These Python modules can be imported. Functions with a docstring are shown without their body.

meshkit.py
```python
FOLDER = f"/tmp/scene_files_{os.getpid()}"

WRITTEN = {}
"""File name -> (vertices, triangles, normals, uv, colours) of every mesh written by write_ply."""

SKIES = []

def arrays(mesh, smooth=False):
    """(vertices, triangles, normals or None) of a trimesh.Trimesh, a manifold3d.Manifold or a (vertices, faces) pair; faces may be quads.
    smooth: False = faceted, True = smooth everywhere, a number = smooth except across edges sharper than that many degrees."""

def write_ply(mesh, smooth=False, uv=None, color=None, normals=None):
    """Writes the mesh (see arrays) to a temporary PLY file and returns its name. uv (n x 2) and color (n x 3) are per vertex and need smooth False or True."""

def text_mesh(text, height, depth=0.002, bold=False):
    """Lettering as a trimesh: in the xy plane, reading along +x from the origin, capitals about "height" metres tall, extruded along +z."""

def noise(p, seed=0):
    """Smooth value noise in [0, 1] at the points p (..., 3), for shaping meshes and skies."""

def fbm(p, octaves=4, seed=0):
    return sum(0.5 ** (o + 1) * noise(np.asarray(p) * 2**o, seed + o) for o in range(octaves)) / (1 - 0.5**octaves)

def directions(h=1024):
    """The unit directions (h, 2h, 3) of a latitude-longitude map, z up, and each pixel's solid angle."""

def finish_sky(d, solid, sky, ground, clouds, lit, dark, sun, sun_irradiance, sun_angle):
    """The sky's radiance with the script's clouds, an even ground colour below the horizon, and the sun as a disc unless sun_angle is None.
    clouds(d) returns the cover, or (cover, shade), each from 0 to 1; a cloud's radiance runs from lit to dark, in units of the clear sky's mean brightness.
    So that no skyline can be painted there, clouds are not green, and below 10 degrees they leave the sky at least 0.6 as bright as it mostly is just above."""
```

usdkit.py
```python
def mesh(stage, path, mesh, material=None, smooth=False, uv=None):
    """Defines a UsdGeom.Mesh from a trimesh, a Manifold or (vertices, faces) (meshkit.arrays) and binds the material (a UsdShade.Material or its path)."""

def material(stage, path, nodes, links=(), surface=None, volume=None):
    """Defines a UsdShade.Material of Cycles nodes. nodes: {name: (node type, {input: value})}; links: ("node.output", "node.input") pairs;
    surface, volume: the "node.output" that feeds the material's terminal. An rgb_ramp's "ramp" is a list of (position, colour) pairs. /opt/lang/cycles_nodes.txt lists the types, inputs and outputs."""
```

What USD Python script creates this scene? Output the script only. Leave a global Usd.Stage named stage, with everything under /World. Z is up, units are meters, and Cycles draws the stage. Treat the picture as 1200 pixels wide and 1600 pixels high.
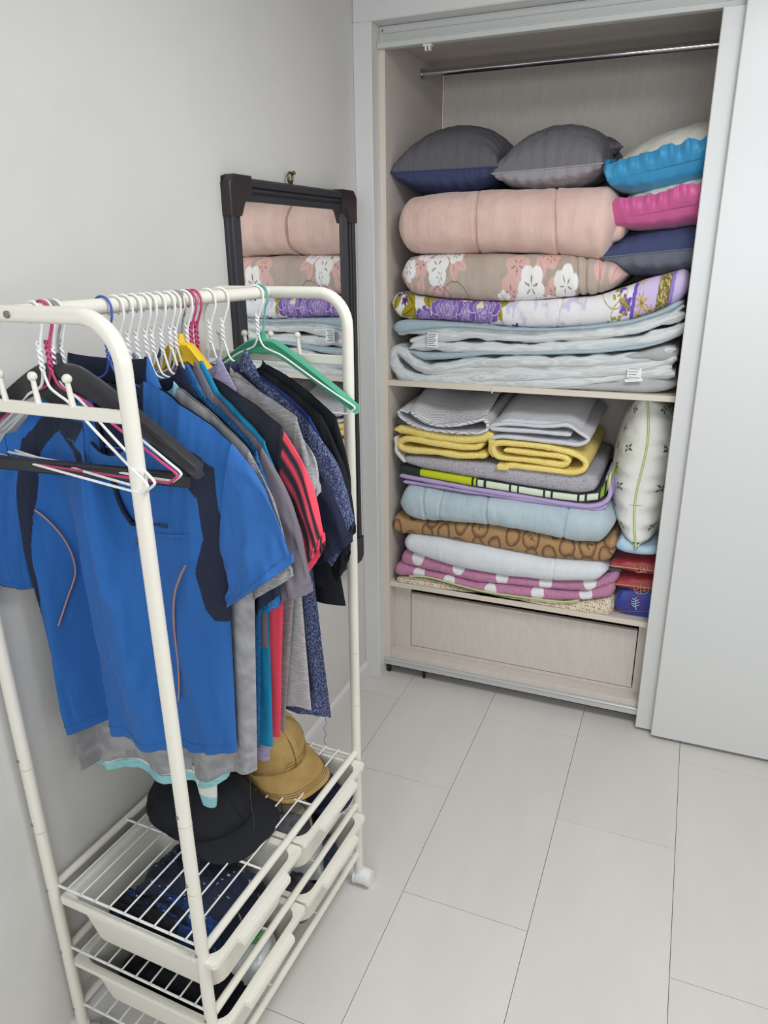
import math, random, re
import numpy as np, trimesh, shapely
from shapely.geometry import Polygon
import usdkit, meshkit
from meshkit import fbm
from pxr import Usd, UsdGeom, UsdLux, UsdShade, Gf, Sdf, Vt

random.seed(7)
RNG = np.random.default_rng(7)
stage = Usd.Stage.CreateInMemory()
UsdGeom.SetStageUpAxis(stage, UsdGeom.Tokens.z)
UsdGeom.SetStageMetersPerUnit(stage, 1.0)
W0 = UsdGeom.Xform.Define(stage, '/World')
stage.SetDefaultPrim(W0.GetPrim())
UsdGeom.Scope.Define(stage, '/World/Looks')

# ------------------------------------------------------------------ camera
FPX = 1147.85                     # focal length in pixels of a 1200 x 1600 picture
YAW, PITCH, ROLL = -0.391034, 0.339949, 0.0106894
EYE = np.array([1.001, -2.258, 1.55])
_fw = np.array([math.sin(YAW) * math.cos(PITCH), math.cos(YAW) * math.cos(PITCH), -math.sin(PITCH)])
_r = np.array([math.cos(YAW), -math.sin(YAW), 0.0])
_d = np.cross(_fw, _r)
_c, _s = math.cos(ROLL), math.sin(ROLL)
CAM = np.array([_c * _r + _s * _d, -_s * _r + _c * _d, _fw])      # right, down, forward
cam = UsdGeom.Camera.Define(stage, '/World/Camera')
cam.CreateHorizontalApertureAttr(36.0)
cam.CreateVerticalApertureAttr(48.0)
cam.CreateFocalLengthAttr(FPX / 1200 * 36.0)
cam.CreateClippingRangeAttr(Gf.Vec2f(0.02, 50))
cam.AddTransformOp().Set(Gf.Matrix4d(*CAM[0], 0, *(-CAM[1]), 0, *(-CAM[2]), 0, *EYE, 1))
cam.CreateExposureAttr(0.04)

# ------------------------------------------------------------------ light
def rect_light(name, loc, w, h, target, power, color=(1, 1, 1)):
    L = UsdLux.RectLight.Define(stage, '/World/' + name)
    L.CreateWidthAttr(w); L.CreateHeightAttr(h)
    L.CreateIntensityAttr(power); L.CreateColorAttr(Gf.Vec3f(*color))
    z = np.array(loc, float) - np.array(target, float); z /= np.linalg.norm(z)
    x = np.cross([0, 0, 1.0], z) if abs(z[2]) < .99 else np.array([1.0, 0, 0]); x /= np.linalg.norm(x)
    y = np.cross(z, x)
    L.AddTransformOp().Set(Gf.Matrix4d(*x, 0, *y, 0, *z, 0, *map(float, loc), 1))
rect_light('ceiling_lamp_light', (1.30, -1.20, 2.325), .60, .60, (1.30, -1.20, 0), 18.5, (.975, 1, 1.03))
rect_light('rear_window_light', (1.2, -3.38, 1.55), 1.7, 1.3, (1.2, 0, 1.0), 4.3, (.94, 1, 1.05))
dome = UsdLux.DomeLight.Define(stage, '/World/Sky'); dome.CreateIntensityAttr(0.2)

# ------------------------------------------------------------------ helpers: naming
_used = {}
def _path(name, parent):
    base = '/World' if parent is None else str(parent.GetPath())
    k = (base, name); n = _used.get(k, 0); _used[k] = n + 1
    return f'{base}/{name}' + (f'_{n:03d}' if n else '')
def tag(p, label=None, cat=None, group=None, kind=None):
    for k, v in (('label', label), ('category', cat), ('group', group), ('kind', kind)):
        if v: p.SetCustomDataByKey(k, v)
    return p
def thing(name, label=None, cat=None, loc=None, group=None, kind=None, rotz=0.0):
    x = UsdGeom.Xform.Define(stage, _path(name, None))
    if loc is not None: x.AddTranslateOp().Set(Gf.Vec3d(*map(float, loc)))
    if rotz: x.AddRotateZOp().Set(float(rotz))
    return tag(x.GetPrim(), label, cat, group, kind)
def obj(name, mesh, m, parent=None, smooth=35, col=None, label=None):
    path = _path(name, parent)
    g = usdkit.mesh(stage, path, mesh, MATS[m] if isinstance(m, str) else m, smooth=(True if col is not None and smooth else smooth))
    g.CreateDoubleSidedAttr(True)
    if col is not None:
        UsdGeom.PrimvarsAPI(g).CreatePrimvar('tint', Sdf.ValueTypeNames.Color3fArray, 'vertex').Set(Vt.Vec3fArray.FromNumpy(lin(np.asarray(col)).astype(np.float32)))
    p = g.GetPrim()
    if label: p.SetCustomDataByKey('label', label)
    return p
def lin(c):
    c = np.asarray(c, float) / 255.0
    return np.where(c <= .04045, c / 12.92, ((c + .055) / 1.055) ** 2.4)
def copy_of(src, loc, rotz=0, label=None, tilt=0, sx=1.0):
    x = UsdGeom.Xform.Define(stage, _path(re.sub(r'_\d+$', '', src.GetName()), None))
    x.AddTranslateOp().Set(Gf.Vec3d(*map(float, loc))); x.AddRotateZOp().Set(float(rotz)); x.AddRotateYOp().Set(float(tilt))
    p = x.GetPrim()
    p.GetReferences().AddInternalReference(src.GetPath()); p.SetInstanceable(True)
    return tag(p, label, src.GetCustomDataByKey('category'), src.GetCustomDataByKey('group'))

# ------------------------------------------------------------------ helpers: the photograph's rays (for measuring where things stand)
def ray(px, py): return CAM.T @ np.array([(px - 600) / FPX, (py - 800) / FPX, 1.0])
def at(px, py, ax, val):
    d = ray(px, py); return EYE + (val - EYE[ax]) / d[ax] * d
def XZ(pts, y): return np.array([at(a, b, 1, y)[[0, 2]] for a, b in pts])

# ------------------------------------------------------------------ helpers: meshes
def cat(parts):
    V, F, n = [], [], 0
    for p in parts:
        v, f, _ = meshkit.arrays(p); V.append(v); F.append(np.asarray(f) + n); n += len(v)
    return np.vstack(V), np.vstack(F)
def grid_faces(a, b, wrap_b=False, wrap_a=False):
    i, j = np.meshgrid(np.arange(a if wrap_a else a - 1), np.arange(b if wrap_b else b - 1), indexing='ij')
    i2, j2 = (i + 1) % a, (j + 1) % b
    q = np.stack([i * b + j, i2 * b + j, i2 * b + j2, i * b + j2], -1).reshape(-1, 4)
    return np.vstack([q[:, [0, 1, 2]], q[:, [0, 2, 3]]])
def box(x0, x1, y0, y1, z0, z1, bev=0.0015):
    c = np.array([(x0 + x1) / 2, (y0 + y1) / 2, (z0 + z1) / 2]); h = np.array([x1 - x0, y1 - y0, z1 - z0]) / 2
    b = min(bev, h.min() * .6)
    pts = []
    for sx in (-1, 1):
        for sy in (-1, 1):
            for sz in (-1, 1):
                s = np.array([sx, sy, sz])
                for k in range(3):
                    q = h - b; q[k] = h[k]; pts.append(c + s * q)
    return trimesh.convex.convex_hull(np.array(pts))
def cr(pts, n=8, closed=False):
    p = np.asarray(pts, float); m = len(p)
    if closed: P = lambda i: p[i % m]; segs = m
    else: P = lambda i: p[min(max(i, 0), m - 1)]; segs = m - 1
    out = []
    for i in range(segs):
        a, b, c, d = P(i - 1), P(i), P(i + 1), P(i + 2)
        for t in np.linspace(0, 1, n, endpoint=False):
            out.append(.5 * (2 * b + (c - a) * t + (2 * a - 5 * b + 4 * c - d) * t * t + (3 * b - a - 3 * c + d) * t ** 3))
    if not closed: out.append(p[-1])
    return np.array(out)
def tube(pts, r, sides=8, closed=False, caps=True):
    p = np.asarray(pts, float); n = len(p); r = np.broadcast_to(r, (n,))
    t = (np.roll(p, -1, 0) - np.roll(p, 1, 0)) if closed else np.gradient(p, axis=0)
    t /= np.linalg.norm(t, axis=1, keepdims=True) + 1e-12
    a = np.cross(t[0], [0, 0, 1.0]); a = a if np.linalg.norm(a) > .1 else np.cross(t[0], [1.0, 0, 0])
    A = []
    for k in range(n):
        a = a - t[k] * (a @ t[k]); a /= np.linalg.norm(a); A.append(a)
    A = np.array(A); B = np.cross(t, A); th = np.arange(sides) * 2 * np.pi / sides
    v = (p[:, None] + r[:, None, None] * (np.cos(th)[None, :, None] * A[:, None] + np.sin(th)[None, :, None] * B[:, None])).reshape(-1, 3)
    f = grid_faces(n, sides, True, closed)
    if caps and not closed:
        v = np.vstack([v, p[0], p[-1]]); k = n * sides
        j = np.arange(sides); j2 = (j + 1) % sides
        f = np.vstack([f, np.stack([j2, j, np.full(sides, k)], 1), np.stack([(n - 1) * sides + j, (n - 1) * sides + j2, np.full(sides, k + 1)], 1)])
    return v, f
def ball(c, r, n=2):
    m = trimesh.creation.icosphere(n, r); m.apply_translation(c); return m
def disc_cyl(c, r, h, axis=2, bev=.15, sides=24):
    z = np.array([-.5, -.5, -.5 + bev * .5, .5 - bev * .5, .5, .5]) * h; rr = np.array([0, 1 - bev, 1, 1, 1 - bev, 0]) * r
    th = np.arange(sides) * 2 * np.pi / sides
    v = np.stack([rr[:, None] * np.cos(th), rr[:, None] * np.sin(th), np.repeat(z[:, None], sides, 1)], -1).reshape(-1, 3)
    if axis == 0: v = v[:, [2, 0, 1]]
    if axis == 1: v = v[:, [1, 2, 0]]
    return v + np.asarray(c, float), grid_faces(6, sides, True)
def inter(poly, xs):
    """Smooth curve through (x, z) points."""
    p = np.asarray(poly, float); p = p[np.argsort(p[:, 0])]
    z = np.interp(xs, p[:, 0], p[:, 1])
    k = max(1, int(.03 / max(1e-4, (xs[-1] - xs[0]) / len(xs)))) | 1
    zp = np.pad(z, k, mode='reflect', reflect_type='odd')
    return np.convolve(zp, np.ones(k) / k, 'same')[k:-k]

def slab(top, bot, yf, yb, nx=200, nt=18, bulge=.04, er=.06, amp=.004, freq=(14, 40), seams=(), seed=0, x0=None, x1=None, ntop=14, pucker=0.0, cap=1.0):
    """A thick soft folded quilt: rounded front fold from x0 to x1 between two curves, running back to yb. Returns mesh, X, S (the cloth's own coordinate: z down the front, continuing over the top)."""
    top, bot = np.asarray(top), np.asarray(bot)
    x0 = min(top[:, 0].min(), bot[:, 0].min()) if x0 is None else x0
    x1 = max(top[:, 0].max(), bot[:, 0].max()) if x1 is None else x1
    xs = np.linspace(x0, x1, nx); zt, zb = inter(top, xs), inter(bot, xs)
    d = np.minimum(xs - x0, x1 - xs); f = np.sqrt(np.clip(1 - (1 - np.clip(d / er, 0, 1)) ** 2, 0, 1)); f = np.maximum(f, .05) ** cap
    zc, h = (zt + zb) / 2, np.maximum(zt - zb, .004) * f
    yfx = yf + (1 - f) * bulge * 1.2
    u = np.linspace(0, 1, ntop, endpoint=False) ** 1.0
    phi = np.linspace(math.pi / 2, -math.pi / 2, nt)
    Y, Z, S = [], [], []
    for k in u:
        Y.append(yb + (yfx + bulge - yb) * k); Z.append(zc + h / 2); S.append(zt + (yb - yfx - bulge) * (1 - k))
    for a in phi:
        Y.append(yfx + bulge - bulge * np.cos(a) ** .8); Z.append(zc + h / 2 * np.sign(np.sin(a)) * abs(np.sin(a)) ** .9); S.append(zc + (zt - zb) / 2 * a / (math.pi / 2))
    for k in (.4, 1.0):
        Y.append(yfx + bulge + (yb - yfx - bulge) * k); Z.append(zc - h / 2); S.append(zb - (yb - yf) * k)
    Y, Z, S = map(np.array, (Y, Z, S)); X = np.broadcast_to(xs, Y.shape).copy()
    n = fbm(np.stack([X * freq[0], S * freq[1] * .5, Y * 6 + seed * 7.3], -1), 4, seed) - .5
    n2 = fbm(np.stack([X * freq[1], S * freq[0] * .6 + seed, Y * 3], -1), 3, seed + 5) - .5
    disp = amp * 2 * n + amp * 1.3 * n2
    for xsn, w, dep in seams:
        xx = xsn + .012 * np.sin(S * 14 + xsn * 30)
        g = np.exp(-((X - xx) / w) ** 2); disp -= dep * g
        disp += pucker * np.exp(-((X - xx) / (w * 6)) ** 2) * np.sin(S * 120 + xsn * 50) * .5
    cz = zc[None]; ny = np.where(Y < yfx[None] + bulge, -(1 - np.clip(np.abs(Z - cz) / (h / 2 + 1e-6), 0, 1) ** 2) ** .5, 0); nz = np.clip((Z - cz) / (h / 2 + 1e-6), -1, 1)
    Y = Y + disp * ny; Z = Z + disp * nz * .7 * np.minimum(1, f)
    m = Y.shape[0]
    v = np.stack([X, Y, Z], -1).reshape(-1, 3)
    fcs = grid_faces(m, nx, False, True)[:, ::-1]
    for i in (0, nx - 1):                                                  # close the ends
        c = len(v); v = np.vstack([v, v.reshape(-1, 3)[np.arange(m) * nx + i].mean(0)])
        j = np.arange(m); e = np.stack([j * nx + i, ((j + 1) % m) * nx + i, np.full(m, c)], 1)
        fcs = np.vstack([fcs, e if i == 0 else e[:, ::-1]])
        X = np.append(X, xs[i]); S = np.append(S.ravel(), zc[i])
    return (v, fcs), X.ravel(), S.ravel()

def ribbon(path, th, yf, yb, rnd=None, amp=.002, seed=0, n=9, side=1, taper=True, yslope=0.0, freq=22, ywav=.006):
    """A folded quilt seen at its front edge: the fold line in x-z (points) given a thickness and run back from yf to yb, with a rounded front edge."""
    p = cr(path, n); seg = np.linalg.norm(np.diff(p, axis=0), axis=1); s = np.concatenate([[0], np.cumsum(seg)])
    m = max(24, int(s[-1] / .006)); q = np.linspace(0, s[-1], m); p = np.stack([np.interp(q, s, p[:, k]) for k in (0, 1)], 1)
    t = np.gradient(p, axis=0); t /= np.linalg.norm(t, axis=1, keepdims=True) + 1e-9; nrm = np.stack([-t[:, 1], t[:, 0]], 1)
    for _ in range(2): nrm[1:-1] = (nrm[:-2] + nrm[1:-1] + nrm[2:]) / 3
    nrm /= np.linalg.norm(nrm, axis=1, keepdims=True)
    h = np.broadcast_to(th, (m,)) / 2 * (1 + .25 * (fbm(np.stack([q * 30, q * 0, q * 0 + seed], -1), 2, seed) - .5))
    if taper:
        e = np.minimum(q, s[-1] - q); h = h * np.sqrt(np.clip(e / (h * 1.2), .15, 1))
    r = (np.max(th) / 2) if rnd is None else rnd
    prof = [(yb, 1)] + [(yf + r + (yb - yf - r) * k, 1) for k in (.75, .5, .3, .15, .06)] + [(yf + r * (1 - math.cos(a)), math.sin(a)) for a in np.radians([80, 65, 48, 30, 12, -12, -30, -48, -65, -80])] + [(yf + r + (yb - yf - r) * k, -1) for k in (.06, .15, .3, .5, .75)] + [(yb, -1)]
    k = len(prof); Y = np.array([a for a, _ in prof]); O = np.array([b for _, b in prof])
    yw = ywav * 2 * (fbm(np.stack([q * 9, q * 0 + seed * 3.1, q * 0], -1), 3, seed + 2) - .5)
    front = np.clip(1 - (Y - yf) / .2, 0, 1)
    v = np.zeros((m, k, 3))
    wob = amp * 2 * (fbm(np.stack([np.broadcast_to(q[:, None] * freq, (m, k)), np.broadcast_to(Y[None] * freq, (m, k)), np.broadcast_to(O[None] * 2 + seed, (m, k))], -1), 3, seed) - .5)
    off = h[:, None] * O[None] + wob * np.abs(O[None])
    v[..., 0] = p[:, None, 0] + nrm[:, None, 0] * off
    v[..., 2] = p[:, None, 1] + nrm[:, None, 1] * off + yslope * (Y[None] - yf)
    v[..., 1] = Y[None] + yw[:, None] * front[None]
    fc = grid_faces(m, k, True)
    vv = v.reshape(-1, 3)
    for i in (0, m - 1):
        c = len(vv); vv = np.vstack([vv, v[i].mean(0)]); j = np.arange(k)
        e = np.stack([i * k + j, i * k + (j + 1) % k, np.full(k, c)], 1); fc = np.vstack([fc, e[:, ::-1] if i == 0 else e])
    return (vv, fc)

def pillow_half(lx, ly, T, sgn, nu=60, pinch=.10, seam=.0, amp=.004, seed=0, ex=.5, wr=10):
    """Half of a pillow: outline lx by ly in its own xy plane, bulging T to +z or -z, seams at z = 0."""
    u = np.linspace(-1, 1, nu); U, V = np.meshgrid(u, u, indexing='ij')
    x = lx / 2 * U * (1 - pinch * (1 - V ** 2) ** 1.0 * np.abs(U) ** 2); y = ly / 2 * V * (1 - pinch * (1 - U ** 2) * np.abs(V) ** 2)
    b = np.clip((1 - U ** 2) * (1 - V ** 2), 0, 1) ** ex
    z = sgn * T * b
    edge = np.exp(-np.minimum(1 - np.abs(U), 1 - np.abs(V)) / .16)
    n = fbm(np.stack([x * wr * 4, y * wr * 4, z * 3 + seed], -1), 3, seed) - .5
    rad = np.sin((U * 26 + 3 * fbm(np.stack([x * 9, y * 0, y * 0 + seed], -1), 2, seed)) ) * (np.abs(V) > np.abs(U)) + np.sin(V * 26 + 3 * n) * (np.abs(V) <= np.abs(U))
    z = z + amp * 2 * n * (b > 0) * np.minimum(1, b * 3) + sgn * amp * .9 * rad * edge * np.minimum(1, b * 4)
    return np.stack([x, y, z], -1).reshape(-1, 3), grid_faces(nu, nu) if sgn > 0 else grid_faces(nu, nu)[:, ::-1], (U.ravel(), V.ravel())
def place(v, R, o): return np.asarray(v) @ np.asarray(R).T + np.asarray(o)
def rot(rx=0, ry=0, rz=0):
    rx, ry, rz = map(math.radians, (rx, ry, rz))
    X = np.array([[1, 0, 0], [0, math.cos(rx), -math.sin(rx)], [0, math.sin(rx), math.cos(rx)]])
    Y = np.array([[math.cos(ry), 0, math.sin(ry)], [0, 1, 0], [-math.sin(ry), 0, math.cos(ry)]])
    Z = np.array([[math.cos(rz), -math.sin(rz), 0], [math.sin(rz), math.cos(rz), 0], [0, 0, 1]])
    return Z @ Y @ X
def inpoly(poly, x, z): return shapely.contains_xy(Polygon(poly).buffer(0), x, z)
def paint(col, mask, c):
    m = np.clip(np.asarray(mask, float), 0, 1)[:, None]; col[:] = col * (1 - m) + np.asarray(c, float) * m
def flower(x, z, cx, cz, r, n=5, a0=0.0, depth=.22):
    dx, dz = x - cx, z - cz; R = np.hypot(dx, dz); th = np.arctan2(dz, dx) + a0
    return R < r * (1 - depth + depth * np.cos(n * th))
def leaf(x, z, cx, cz, L, w, a):
    dx, dz = x - cx, z - cz; p = dx * math.cos(a) + dz * math.sin(a); q = -dx * math.sin(a) + dz * math.cos(a)
    return (p > 0) & (p < L) & (np.abs(q) < w * np.sin(np.clip(p / L, 0, 1) * math.pi) ** .8)
def ring(x, z, cx, cz, r, w): return np.abs(np.hypot(x - cx, z - cz) - r) < w

# ------------------------------------------------------------------ materials
MATS = {}
def mat(name, color, rough=.6, bump=0.0, bscale=200, spec=.5, metal=0.0, sheen=0.0, color2=None, nscale=30, stretch=(1, 1, 1), ramp=(.4, .6), coat=0, wr=0.0, wrs=(30, 10, 8), trans=0.0):
    nodes = {'p': ('principled_bsdf', {'base_color': tuple(lin(color)), 'roughness': rough, 'specular_ior_level': spec, 'metallic': metal, 'sheen_weight': sheen, 'coat_weight': coat, 'transmission_weight': trans}), 'g': ('texture_coordinate', {})}
    links = []
    if color2 is not None:
        nodes['m'] = ('mapping', {'scale': stretch}); nodes['n'] = ('noise_texture', {'scale': nscale, 'detail': 4.0, 'roughness': .6})
        nodes['r'] = ('rgb_ramp', {'ramp': [(0, tuple(lin(color))), (ramp[0], tuple(lin(color))), (ramp[1], tuple(lin(color2))), (1, tuple(lin(color2)))]})
        links += [('g.object', 'm.vector'), ('m.vector', 'n.vector'), ('n.fac', 'r.fac'), ('r.color', 'p.base_color')]
    if bump:
        nodes['bn'] = ('noise_texture', {'scale': bscale, 'detail': 3.0}); nodes['b'] = ('bump', {'strength': bump, 'distance': .003})
        links += [('g.object', 'bn.vector'), ('bn.fac', 'b.height'), ('b.normal', 'p.normal')]
    if wr:                                                            # soft creases
        nodes['wm'] = ('mapping', {'scale': wrs}); nodes['wn'] = ('noise_texture', {'scale': 1.0, 'detail': 3.0, 'roughness': .55, 'distortion': .6}); nodes['wb'] = ('bump', {'strength': wr, 'distance': .02})
        links += [('g.object', 'wm.vector'), ('wm.vector', 'wn.vector'), ('wn.fac', 'wb.height')]
        links = [l for l in links if l[1] != 'p.normal'] + ([('wb.normal', 'b.normal'), ('b.normal', 'p.normal')] if bump else [('wb.normal', 'p.normal')])
    MATS[name] = usdkit.material(stage, '/World/Looks/' + name, nodes, links, surface='p.BSDF')
def tint_mat(name, rough=.85, sheen=.1, bump=.15, bscale=300):
    """Printed cloth: the print is the mesh's own primvar."""
    nodes = {'a': ('attribute', {'attribute': 'tint'}), 'p': ('principled_bsdf', {'roughness': rough, 'sheen_weight': sheen, 'specular_ior_level': .2}), 'g': ('texture_coordinate', {}),
             'bn': ('noise_texture', {'scale': bscale, 'detail': 3.0}), 'b': ('bump', {'strength': bump, 'distance': .003})}
    MATS[name] = usdkit.material(stage, '/World/Looks/' + name, nodes, [('a.color', 'p.base_color'), ('g.object', 'bn.vector'), ('bn.fac', 'b.height'), ('b.normal', 'p.normal')], surface='p.BSDF')
def dotted_mat(name, base, dot, scale, size=.3, bump=.1):
    """Fine woven dots."""
    nodes = {'g': ('texture_coordinate', {}), 'm': ('mapping', {'scale': (scale, scale, scale), 'rotation': (0.0, .78, 0.0)}), 'v': ('voronoi_texture', {'scale': 1.0, 'randomness': .15, 'feature': 'f1'}),
             'r': ('rgb_ramp', {'ramp': [(0, tuple(lin(dot))), (size, tuple(lin(dot))), (size + .12, tuple(lin(base))), (1, tuple(lin(base)))]}), 'p': ('principled_bsdf', {'roughness': .85, 'specular_ior_level': .2}),
             'bn': ('noise_texture', {'scale': 120.0}), 'b': ('bump', {'strength': bump, 'distance': .003})}
    MATS[name] = usdkit.material(stage, '/World/Looks/' + name, nodes, [('g.object', 'm.vector'), ('m.vector', 'v.vector'), ('v.distance', 'r.fac'), ('r.color', 'p.base_color'), ('g.object', 'bn.vector'), ('bn.fac', 'b.height'), ('b.normal', 'p.normal')], surface='p.BSDF')
def cell_mat(name, base, line, scale, width=.05, bump=.4, feature='distance_to_edge', rand=1.0):
    """Quilted or patterned cloth with small cells."""
    nodes = {'g': ('texture_coordinate', {}), 'v': ('voronoi_texture', {'scale': scale, 'randomness': rand, 'feature': feature}),
             'r': ('rgb_ramp', {'ramp': [(0, tuple(lin(line))), (width, tuple(lin(line))), (width * 2.2, tuple(lin(base))), (1, tuple(lin(base)))]}), 'p': ('principled_bsdf', {'roughness': .85, 'specular_ior_level': .2}),
             'b': ('bump', {'strength': bump, 'distance': .004})}
    MATS[name] = usdkit.material(stage, '/World/Looks/' + name, nodes, [('g.object', 'v.vector'), ('v.distance', 'r.fac'), ('r.color', 'p.base_color'), ('v.distance', 'b.height'), ('b.normal', 'p.normal')], surface='p.BSDF')
mat('wall_paper', (214, 212, 208), .85, bump=.12, bscale=90, spec=.2, color2=(211, 209, 205), nscale=3)
mat('white_trim', (222, 222, 221), .45, spec=.4)
mat('baseboard', (222, 221, 222), .5)
mat('ceiling_paint', (226, 225, 222), .9, spec=.1)
mat('door_white', (217, 218, 217), .32, spec=.45)
mat('edge_band', (205, 196, 180), .3, spec=.5, color2=(196, 186, 170), nscale=60)
mat('panel_beige', (216, 207, 199), .55, bump=.1, bscale=240, color2=(211, 202, 194), nscale=70, stretch=(1, 1, .3))
mat('panel_edge', (224, 212, 196), .5)
mat('aluminium', (206, 207, 206), .35, spec=.5, metal=.35)
mat('track_paint', (205, 207, 204), .4)
mat('chrome', (205, 205, 208), .12, metal=1.0)
mat('dark_gap', (40, 38, 36), .9)
mat('mirror_glass', (242, 243, 243), .012, metal=1.0)
mat('frame_black', (46, 46, 52), .5, bump=.06, bscale=150)
mat('frame_corner', (46, 38, 40), .4)
mat('brass', (120, 108, 80), .35, metal=1.0)
mat('rack_white', (231, 226, 214), .3, spec=.5)
mat('wire_white', (232, 231, 227), .35)
mat('bin_plastic', (232, 228, 216), .38, spec=.4)
mat('caster_white', (234, 234, 234), .35)
mat('screw', (150, 148, 142), .3, metal=1.0)
mat('hanger_white', (240, 240, 238), .35)
mat('hanger_pink', (196, 66, 118), .4)
mat('hanger_blue', (52, 92, 176), .4)
mat('hanger_black', (44, 45, 48), .3)
mat('hanger_yellow', (226, 186, 30), .35)
mat('hanger_green', (56, 158, 122), .7, sheen=.3)
mat('wire_teal', (90, 176, 160), .4)
for nm, c1, c2 in (('heather_grey', (166, 165, 166), (140, 139, 141)), ('heather_light', (188, 187, 188), (165, 164, 166)), ('heather_aqua', (140, 196, 200), (160, 210, 212)), ('heather_lavender', (168, 160, 190), (150, 142, 175))):
    mat(nm, c1, .9, bump=.1, bscale=500, spec=.15, color2=c2, nscale=60, stretch=(1, 1, 5))
mat('denim_mottle', (50, 58, 92), .9, spec=.15, color2=(150, 156, 186), nscale=330, stretch=(1.3, 1.3, .8), ramp=(.46, .74), bump=.1)
mat('blue_mottle', (34, 92, 152), .8, spec=.2, color2=(84, 150, 206), nscale=420, ramp=(.46, .72), bump=.1)
mat('polo_blue', (44, 99, 168), .7, spec=.25, bump=.05, bscale=400, sheen=.1, wr=.3, wrs=(22, 22, 7))
mat('navy_knit', (36, 42, 60), .85, spec=.2, bump=.06, bscale=400)
mat('deep_navy', (38, 42, 62), .85, spec=.2, wr=.3, wrs=(22, 22, 7))
mat('royal_navy', (42, 54, 112), .8, spec=.2)
mat('mauve_grey', (122, 115, 124), .85, spec=.2, bump=.06, bscale=500, wr=.3, wrs=(22, 22, 7))
mat('cyan_knit', (36, 142, 186), .8, spec=.2, wr=.3, wrs=(22, 22, 7))
mat('coral', (240, 78, 98), .8, spec=.2, wr=.3, wrs=(22, 22, 7))
mat('black_knit', (40, 44, 52), .85, spec=.2)
mat('black_cloth', (34, 35, 40), .9, spec=.15, bump=.08, bscale=300, wr=.3, wrs=(22, 22, 7))
mat('cream_cloth', (226, 224, 216), .9, spec=.15)
mat('seam_orange', (170, 128, 118), .7)
mat('khaki', (176, 146, 92), .85, spec=.2, bump=.1, bscale=350, color2=(160, 130, 80), nscale=14)
mat('khaki_thread', (96, 78, 52), .9)
mat('cap_black', (36, 37, 42), .85, spec=.2, bump=.06, bscale=500)
mat('beige_cloth', (190, 180, 160), .9)
mat('grey_cloth', (92, 92, 98), .9)
mat('red_cloth', (190, 50, 50), .8)
mat('dark_thread', (70, 76, 90), .9)
mat('pink_minky', (228, 196, 184), .9, sheen=.35, spec=.15, bump=.1, bscale=120, color2=(222, 187, 176), nscale=12, wr=.3, wrs=(15, 7, 6))
mat('pillow_charcoal', (104, 102, 108), .88, spec=.15, bump=.1, bscale=260, wr=.35, wrs=(45, 14, 9))
mat('pillow_navy', (70, 78, 112), .88, spec=.15, bump=.1, bscale=260, wr=.35, wrs=(45, 14, 9))
mat('pillow_grey', (120, 118, 124), .88, spec=.15, bump=.1, bscale=260, wr=.35, wrs=(45, 14, 9))
mat('pillow_light', (164, 161, 168), .88, spec=.15, bump=.1, bscale=260, wr=.35, wrs=(45, 14, 9))
mat('pillow_slate', (112, 116, 128), .88, spec=.15, bump=.1, bscale=260, wr=.35, wrs=(45, 14, 9))
mat('satin_blue', (52, 146, 194), .45, spec=.4, sheen=.3, wr=.3, wrs=(40, 14, 14))
mat('satin_pink', (206, 92, 148), .42, spec=.4, sheen=.3, wr=.3, wrs=(40, 14, 14))
mat('ivory_lace', (226, 224, 212), .85, bump=.3, bscale=160)
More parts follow.
